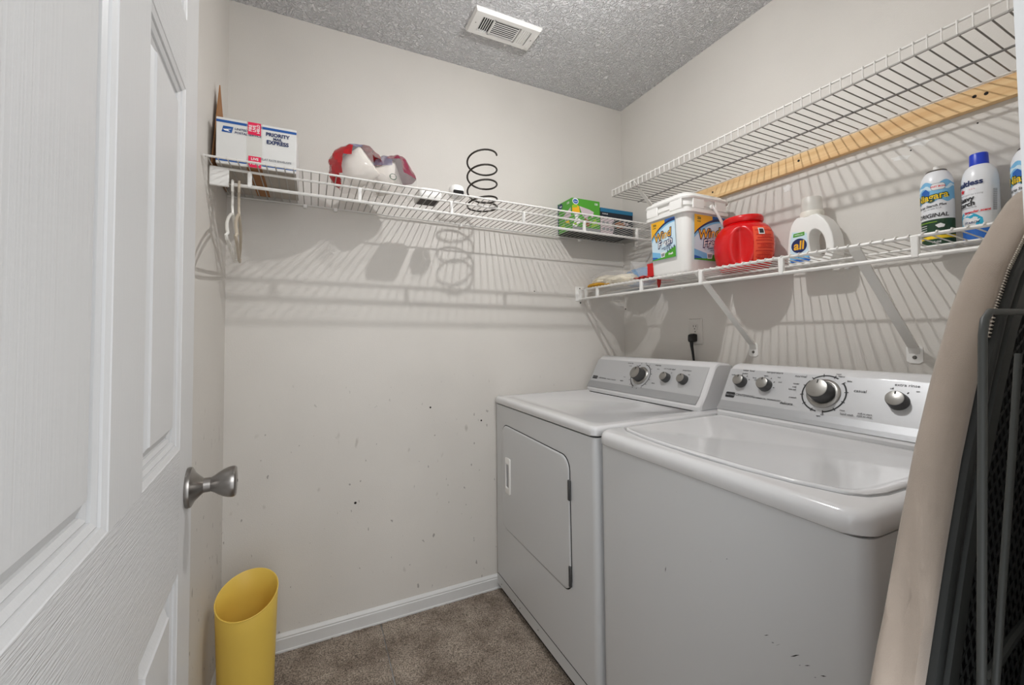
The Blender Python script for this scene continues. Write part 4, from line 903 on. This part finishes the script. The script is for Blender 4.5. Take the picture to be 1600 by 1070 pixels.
# aerosol starch cans
def starch_can(x, y, turn, label):
    z = zb(y) - .002 + .0035
    t = Thing('starch_can', label, 'spray can', (x, y, z), 'spray starch cans')
    r = .0325
    t.part('can_body', G().lathe([(0, .001), (.030, .001), (.0325, .004), (.0325, .168), (.0318, .179), (.0288, .191), (.0245, .200), (.0205, .205), (0, .205)], (x, y, z), 40), 'white_can')
    t.part('can_rim', G().lathe([(.0185, .204), (.0205, .205), (.0210, .207), (.0200, .209), (.0175, .208)], (x, y, z), 32, cap0=False, cap1=False), 'can_rim')
    t.part('nozzle', G().lathe([(0, .205), (.0105, .205), (.0095, .213), (.0062, .215), (.0058, .221), (0, .222)], (x, y, z), 20), 'plastic')
    prof_ = [(0, .0325), (.168, .0325), (.179, .0318), (.191, .0288), (.200, .0245)]
    def rf(v):
        for i in range(len(prof_) - 1):
            if prof_[i][0] <= v <= prof_[i + 1][0]: q = (v - prof_[i][0]) / (prof_[i + 1][0] - prof_[i][0]); return prof_[i][1] * (1 - q) + prof_[i + 1][1] * q
        return .0325
    p_ = Print(cyl_map(x, y, r, z, turn, rf), .0003)
    grid(p_, -.06, .005, .05, .074, 'green_d', 22, 1); grid(p_, -.06, .022, .05, .030, 'yellow', 22, 1)
    lo = [(-.06 + .11 * k / 24, .122 + .004 * math.sin(k * .9)) for k in range(25)]; hi = [(u, .172 + .005 * math.sin(k * .7 + 1)) for k, (u, v) in enumerate(lo)]
    p_.strip(lo, hi, 'sky'); p_.strip([(u, v + .034) for u, v in lo], [(u, v + .041 + .004 * math.sin(k * 1.3)) for k, (u, v) in enumerate(lo)], 'pale')
    p_.poly([(-.030, .134), (-.008, .134), (-.006, .148), (-.014, .158), (-.026, .152)], 'blue_p', 1)
    p_.poly([(.010 + u, .160 + v) for u, v in rr2(.028, .018, .007)], 'grey_p', 1); p_.poly([(.010 + u, .160 + v) for u, v in rr2(.026, .016, .006)], 'white_ink', 1); p_.text('EASY IRON', .010, .160, .0055, 'red_p', .0002)
    for bd, c_ in ((.0022, 'green_d'), (.0004, 'yellow')): p_.text('Niagara', -.006, .134, .0225, c_, bd, .1, .10, sy=1.1)
    p_.text('Spray Starch Plus', -.006, .110, .0088, 'ink', .0002, .2, .06); p_.text('with durable finish', -.004, .102, .005, 'ink', 0, .2, .06)
    p_.text('ORIGINAL', -.005, .084, .0145, 'ink', .0003, .1)
    p_.rect(-.040, .066, .006, .0675, 'lime', 8)
    for v in (.058, .052, .046): p_.rect(-.040, v, -.014, v + .0015, 'white_ink', 5)
    p_.poly([(.002, .058), (.012, .062), (.020, .057), (.018, .051), (.008, .050)], 'white_ink', 1); p_.text('20 OZ', .004, .013, .006, 'white_ink', .0002)
    p_.to(t, 'label')
starch_can(-.052, -1.3185, 184, 'green and white starch can between the jug and the blue-capped bottle')
starch_can(-.052, -1.4835, 178, 'green and white starch can behind the ironing board tip')
# blue capped bottle
fx_, fy_ = -.052, -1.3985; fz = zb(fy_) + .001
fb = Thing('starch_bottle', 'white bottle with a blue cap between two starch cans', 'spray can', (fx_, fy_, fz))
fb.part('bottle_body', G().lathe([(0, .001), (.031, .001), (.0325, .004), (.0325, .150), (.0318, .164), (.029, .179), (.0245, .189), (.0170, .196), (0, .196)], (fx_, fy_, fz), 40), 'white_can')
fb.part('cap', G().lathe([(.0160, .194), (.0172, .195), (.0172, .198), (.0166, .223), (.0155, .2255), (0, .226)], (fx_, fy_, fz), 36), 'blue_cap', label='blue cap')
p = Print(cyl_map(fx_, fy_, .0325, fz, 164, lambda v: .0325 if v < .15 else .0325 - (v - .15) * .06), .0003)
grid(p, -.04, .004, .075, .040, 'blue_p', 22, 1); p.poly([(-.034, .040), (.022, .040), (.020, .058), (.010, .068), (-.004, .078), (-.020, .077), (-.032, .064)], 'turq', 2)
grid(p, -.040, .038, .022, .042, 'red_p', 8, 1)
p.poly([(-.012, .046), (.012, .050), (.016, .056), (.006, .055), (-.002, .058)], 'white_ink', 1); p.text('STARCH', 0, .049, .0075, 'navy', .0002, .2)
p.text('Faultless', -.0085, .148, .0185, 'navy', .0007, .05, .04); st = [(-.018 + (.0075 if k % 2 == 0 else .0032) * math.sin(k * PI / 5), .131 + (.0075 if k % 2 == 0 else .0032) * math.cos(k * PI / 5)) for k in range(10)]
p.poly(st, 'red_p'); p.text('* * *', .004, .132, .006, 'red_p'); p.text('premium starch for ironing', -.004, .120, .0048, 'grey_p')
p.text('Heavy', -.014, .109, .0165, 'ink', .0006, .1, .08); p.text('Starch', -.013, .096, .0165, 'ink', .0006, .1, .08); p.text('crisp professional finish', -.010, .0875, .0045, 'ink')
p.text('lavender scent', .010, .076, .008, 'red_p', .0003, .2, .04)
for k in range(24): p.rect(.038, .074 + k * .0022, .046, .0752 + k * .0022, 'grey_p', 2)
p.to(fb, 'label')

# small soft goods at the corner end
def lump(name, label, cat, c, rad, m_, seed, crumple=.10, zmin=None):
    g_ = blob(c, rad, seed, crumple, lambda d: 0, 36, 22)
    if zmin is not None: g_.v = [Vector((p_.x, p_.y, max(p_.z, zmin))) for p_ in g_.v]
    return g_
zc0 = zb(-.03) + .0078
du = Thing('duster_bag', 'clear bag of cream and yellow dusters at corner of lower shelf', 'bag', (-.20, -.19, zc0))
du.part('duster', lump('', '', '', (-.235, -.145, zc0 + .026), (.055, .075, .028), 0, 11, .14, zc0), 'cloth_cream')
du.part('duster', lump('', '', '', (-.215, -.26, zc0 + .022), (.055, .068, .024), 0, 12, .14, zc0), 'cloth_cream')
du.part('yellow_cloth', lump('', '', '', (-.245, -.115, zc0 + .010), (.052, .085, .013), 0, 13, .10, zc0), 'cloth_yel')
du.part('plastic_bag', blob((-.228, -.185, zc0 + .034), (.062, .132, .038), 15, .16, lambda d: 0 if d.z > -.7 else None, 34, 18, lambda d: Vector((0, .03, .035)) * max(0, d.y) ** 3 * max(0, d.z + .3), zc0 + .0005), 'film', ang=20)
single('blue_cloth', 'folded light blue cloth behind the bagged dusters on lower shelf', 'cloth', lump('', '', '', (-.088, -.225, zc0 + .042), (.052, .100, .046), 0, 21, .10, zc0), 'cloth_blue', (-.115, -.215, zc0))
# clear plastic blister
cp = Thing('clear_blister', 'empty clear folded plastic package between dusters and bucket', 'packaging', (-.20, -.37, zc0))
cp.part('front_leaf', G().loft([[Vector((-.245, -.335, zc0)), Vector((-.150, -.345, zc0)), Vector((-.150, -.345, zc0 + .095)), Vector((-.245, -.335, zc0 + .095))], [Vector((-.245, -.337, zc0)), Vector((-.150, -.347, zc0)), Vector((-.150, -.347, zc0 + .095)), Vector((-.245, -.337, zc0 + .095))]]), 'clear', smooth=False)
cp.part('back_leaf', G().loft([[Vector((-.245, -.337, zc0 + .095)), Vector((-.150, -.347, zc0 + .095)), Vector((-.150, -.415, zc0)), Vector((-.245, -.405, zc0))], [Vector((-.245, -.339, zc0 + .095)), Vector((-.150, -.349, zc0 + .095)), Vector((-.150, -.417, zc0)), Vector((-.245, -.407, zc0))]]), 'clear', smooth=False)
cp.part('folded_edge', G().tube([(-.246, -.336, zc0 + .002), (-.246, -.337, zc0 + .095), (-.246, -.405, zc0 + .002)], .0011, 6), 'clear')
rx = Thing('red_carton', 'narrow red carton standing between plastic package and white bucket', 'box', (-.17, -.45, zc0))
rx.part('carton', G().box(-.235, -.10, -.472, -.428, zc0, zc0 + .068, .0015, 1), 'red_box', smooth=False)
rx.part('lid_flap', G().box(-.2355, -.0995, -.4725, -.4275, zc0 + .060, zc0 + .0685, .0008, 1), 'red_box', smooth=False)
g = blob((-.245, -.53, zc0 - .004), (.05, .115, .010), 31, .22, lambda d: 0, 30, 14)
g.v = [Vector((p_.x, p_.y, max(p_.z, zc0 - .006))) for p_ in g.v]
rc = Thing('red_cloth', 'thin red cloth lying under the bucket edge, tip hanging down', 'cloth', (-.245, -.50, zc0))
g = G()
vs = []; nu_, nv_ = 16, 8
for j in range(nv_ + 1):
    for i in range(nu_ + 1):
        u, v = i / nu_, j / nv_; vs.append(Vector((-.297 + .085 * v, -.405 - .085 * u, zc0 + .003 + .004 * math.sin(u * 17) * math.sin(v * 9 + 1) + .012 * math.exp(-((u - .4) / .25) ** 2) * math.sin(PI * v))))
g.add(vs, [(j * (nu_ + 1) + i, j * (nu_ + 1) + i + 1, (j + 1) * (nu_ + 1) + i + 1, (j + 1) * (nu_ + 1) + i) for j in range(nv_) for i in range(nu_)])
rc.part('cloth_sheet', g, 'cloth_red')
rc.part('hanging_tip', G().loft([[Vector((-.24 + t, -.4925, zc0 + .003)), Vector((-.24 + t, -.511, zc0 + .003)), Vector((-.243 + t, -.5105, zc0 - .030)), Vector((-.246 + t, -.503, zc0 - .050)), Vector((-.243 + t, -.4925, zc0 - .026))] for t in (0, .004)]), 'cloth_red')

# ------------------------------------------------------------------ yellow bin with a slanted mouth
tx, ty = -1.752, -.250
tb = Thing('waste_bin', 'tall yellow plastic bin with a slanted mouth in the left corner', 'bin', (tx, ty, 0))
def bin_ring(r, zf_, n=48): return [Vector((tx + r * math.cos(2 * PI * k / n), ty + r * math.sin(2 * PI * k / n), zf_(r * math.sin(2 * PI * k / n), r * math.cos(2 * PI * k / n)))) for k in range(n)]
top = lambda dy, dx: .366 + .40 * dy + .06 * dx
R = [bin_ring(.070, lambda a, b_: .001), bin_ring(.074, lambda a, b_: .006)]
for q in (.2, .4, .6, .8, 1): R.append(bin_ring(.074 + .011 * q, lambda a, b_, q=q: .006 + (top(a, b_) - .006) * q))
R += [bin_ring(.0842, lambda a, b_: top(a, b_) + .002), bin_ring(.0825, lambda a, b_: top(a, b_) + .001)]
for q in (.8, .6, .4, .2, 0): R.append(bin_ring(.0715 + .011 * q, lambda a, b_, q=q: .012 + (top(a, b_) - .012) * q))
tb.part('bin_body', G().loft(R), 'bin', ang=60)
tb.part('rim_bead', G().tube(bin_ring(.0848, lambda a, b_: top(a, b_) + .0005, 48), .0016, 6, closed=True), 'bin')
single('loose_cable', 'thin dark cable curled on the floor between bin and left wall', 'cable', G().tube([(-1.852, -.20, .004), (-1.846, -.30, .006), (-1.842, -.36, .03), (-1.845, -.38, .08), (-1.849, -.33, .115), (-1.853, -.26, .09), (-1.8555, -.20, .05), (-1.856, -.12, .004)], .003, 8), 'iron', (-1.846, -.28, 0))

# ------------------------------------------------------------------ ironing board standing in the gap, underside to the camera
T2 = Vector((-.540, 1.400)); A2 = Vector((.454, .891)); P2 = Vector((-.891, .454))
prof_w = [(0, 0), (.008, .014), (.024, .030), (.055, .053), (.0895, .073), (.125, .092), (.158, .108), (.225, .140), (.30, .162), (.39, .176), (.50, .186), (.60, .187), (.72, .184), (.90, .182), (1.10, .180), (1.25, .174), (1.31, .160), (1.345, .13), (1.36, .08), (1.363, 0)]
def bpnt(s, wv, y): q = T2 - A2 * s + P2 * wv; return Vector((q.x, y, q.y))
def outline(ins, y, wob=0, samples=4):
    pts = []
    fine = []
    for i in range(len(prof_w) - 1):
        for k in range(samples): t_ = k / samples; fine.append((prof_w[i][0] * (1 - t_) + prof_w[i + 1][0] * t_, prof_w[i][1] * (1 - t_) + prof_w[i + 1][1] * t_))
    fine.append(prof_w[-1])
    L = len(fine); mid = .68
    left = [(s, wv) for s, wv in fine]; right = [(s, -wv) for s, wv in reversed(fine[1:-1])]
    loop = left + right; n = len(loop); out_ = []
    for i, (s, wv) in enumerate(loop):
        a, c = loop[(i - 1) % n], loop[(i + 1) % n]; t_ = Vector((c[0] - a[0], c[1] - a[1])).normalized(); nn = Vector((t_.y, -t_.x))   # inward for this winding
        wb_ = wob * (math.sin(s * 23) * .5 + math.sin(s * 41 + 1) * .3 + math.sin(s * 9 + wv * 5) + (2.2 * math.sin(s * 17 + y * 160) if s > .55 else 0)) + (3.2 * wob * (math.exp(-((s - .665 - (y + 1.595) * 1.5) / .018) ** 2) - .1 * math.exp(-((s - .712) / .03) ** 2)) if wv > 0 else 0)
        out_.append(bpnt(s + nn.x * (ins + wb_), wv + nn.y * (ins + wb_), y))
    return out_
ib = Thing('ironing_board', 'folded ironing board with taupe cover standing beside the washer', 'ironing board', (-1.0, -1.62, 0))
b_rings = [outline(.03, -1.578), outline(.012, -1.578), outline(.004, -1.581, .001), outline(0, -1.587, .002), outline(-.001, -1.595, .003), outline(.001, -1.603, .003), outline(.005, -1.613, .0015), outline(.014, -1.6175), outline(.018, -1.616)]
ib.part('cover', G().loft(b_rings, cap0=True, cap1=False), 'cover', ang=70, label='taupe fabric cover with elastic hem')
hem = outline(.012, -1.6185, 0, 8); st_g = G()
for i in range(0, len(hem)):
    a = hem[i]; q = hem[(i + 1) % len(hem)]
    if a.z < 1.165: continue
    for k in range(2):
        c = a.lerp(q, k / 2); d = (q - a).normalized(); nrm = Vector((d.z, 0, -d.x))
        st_g.tube([c - nrm * .003 - d * .002, c + nrm * .003 + d * .002], .0011, 4)
so = ib.part('stitching', st_g, 'stitch', label='cream overlock stitching'); so['kind'] = 'stuff'
ib.part('rim', G().loft([outline(.016, -1.614), outline(.016, -1.623), outline(.019, -1.6255), outline(.026, -1.6255), outline(.029, -1.623), outline(.033, -1.617), outline(.037, -1.617)], cap0=False, cap1=False), 'iron_d', ang=40)
ib.part('inner_flange', G().loft([outline(.037, -1.617), outline(.038, -1.626), outline(.053, -1.628), outline(.059, -1.626), outline(.061, -1.608)], cap0=False, cap1=False), 'iron', ang=40)
ib.part('pad', G().loft([outline(.03, -1.590), outline(.03, -1.598)]), 'pad', label='padding underside with shade painted into its colour')
# expanded-metal deck, one joined lattice
mg = G(); inside = lambda s, wv: any(prof_w[i][0] <= s <= prof_w[i + 1][0] and abs(wv) < (prof_w[i][1] + (prof_w[i + 1][1] - prof_w[i][1]) * (s - prof_w[i][0]) / max(1e-6, prof_w[i + 1][0] - prof_w[i][0])) - .05 for i in range(len(prof_w) - 1))
ds, dw = .013, .0095
for i in range(8, 100):
    for j in range(-19, 20):
        if (i + j) % 2: continue
        for sg in (-1, 1):
            s0, w0_, s1, w1_ = i * ds, j * dw, (i + 1) * ds, (j + sg) * dw
            if inside(s0, w0_) and inside(s1, w1_): mg.tube([bpnt(s0, w0_, -1.606), bpnt(s1, w1_, -1.606)], .0013, 3, cap=False)
mo = ib.part('mesh_deck', mg, 'iron', label='diamond expanded-metal deck'); mo['kind'] = 'stuff'
lt = [(-1.115, -1.655, .006), (-1.017, -1.655, .859), (-.980, -1.655, 1.17), (-.974, -1.655, 1.185), (-.960, -1.655, 1.193), (-.80, -1.655, 1.195), (-.78, -1.655, 1.185), (-.775, -1.655, 1.16), (-.83, -1.655, .50), (-.872, -1.655, .006)]
ib.part('leg', G().tube(lt, .0034, 10), 'iron')
ib.part('leg', G().tube([(-.907, -1.672, 1.19), (-.97, -1.672, .848), (-1.04, -1.665, .45), (-1.06, -1.66, .30)], .0032, 10), 'iron')
ib.part('leg', G().tube([(-.918, -1.662, 1.15), (-.944, -1.662, 1.063), (-.989, -1.662, .925), (-1.05, -1.66, .70)], .0028, 10), 'iron')
ib.part('cross_bar', G().tube([(-1.07, -1.655, .40), (-.84, -1.655, .40)], .006, 8), 'iron')
ib.part('brace_bar', G().tube([(-1.0, -1.652, .845), (-.93, -1.652, .862), (-.84, -1.650, .87)], .004, 8), 'iron')
for x in (-1.115, -.872): ib.part('rubber_foot', G().lathe([(0, 0), (.012, 0), (.012, .03), (.009, .034), (0, .034)], (x, -1.655, 0), 12), 'black')
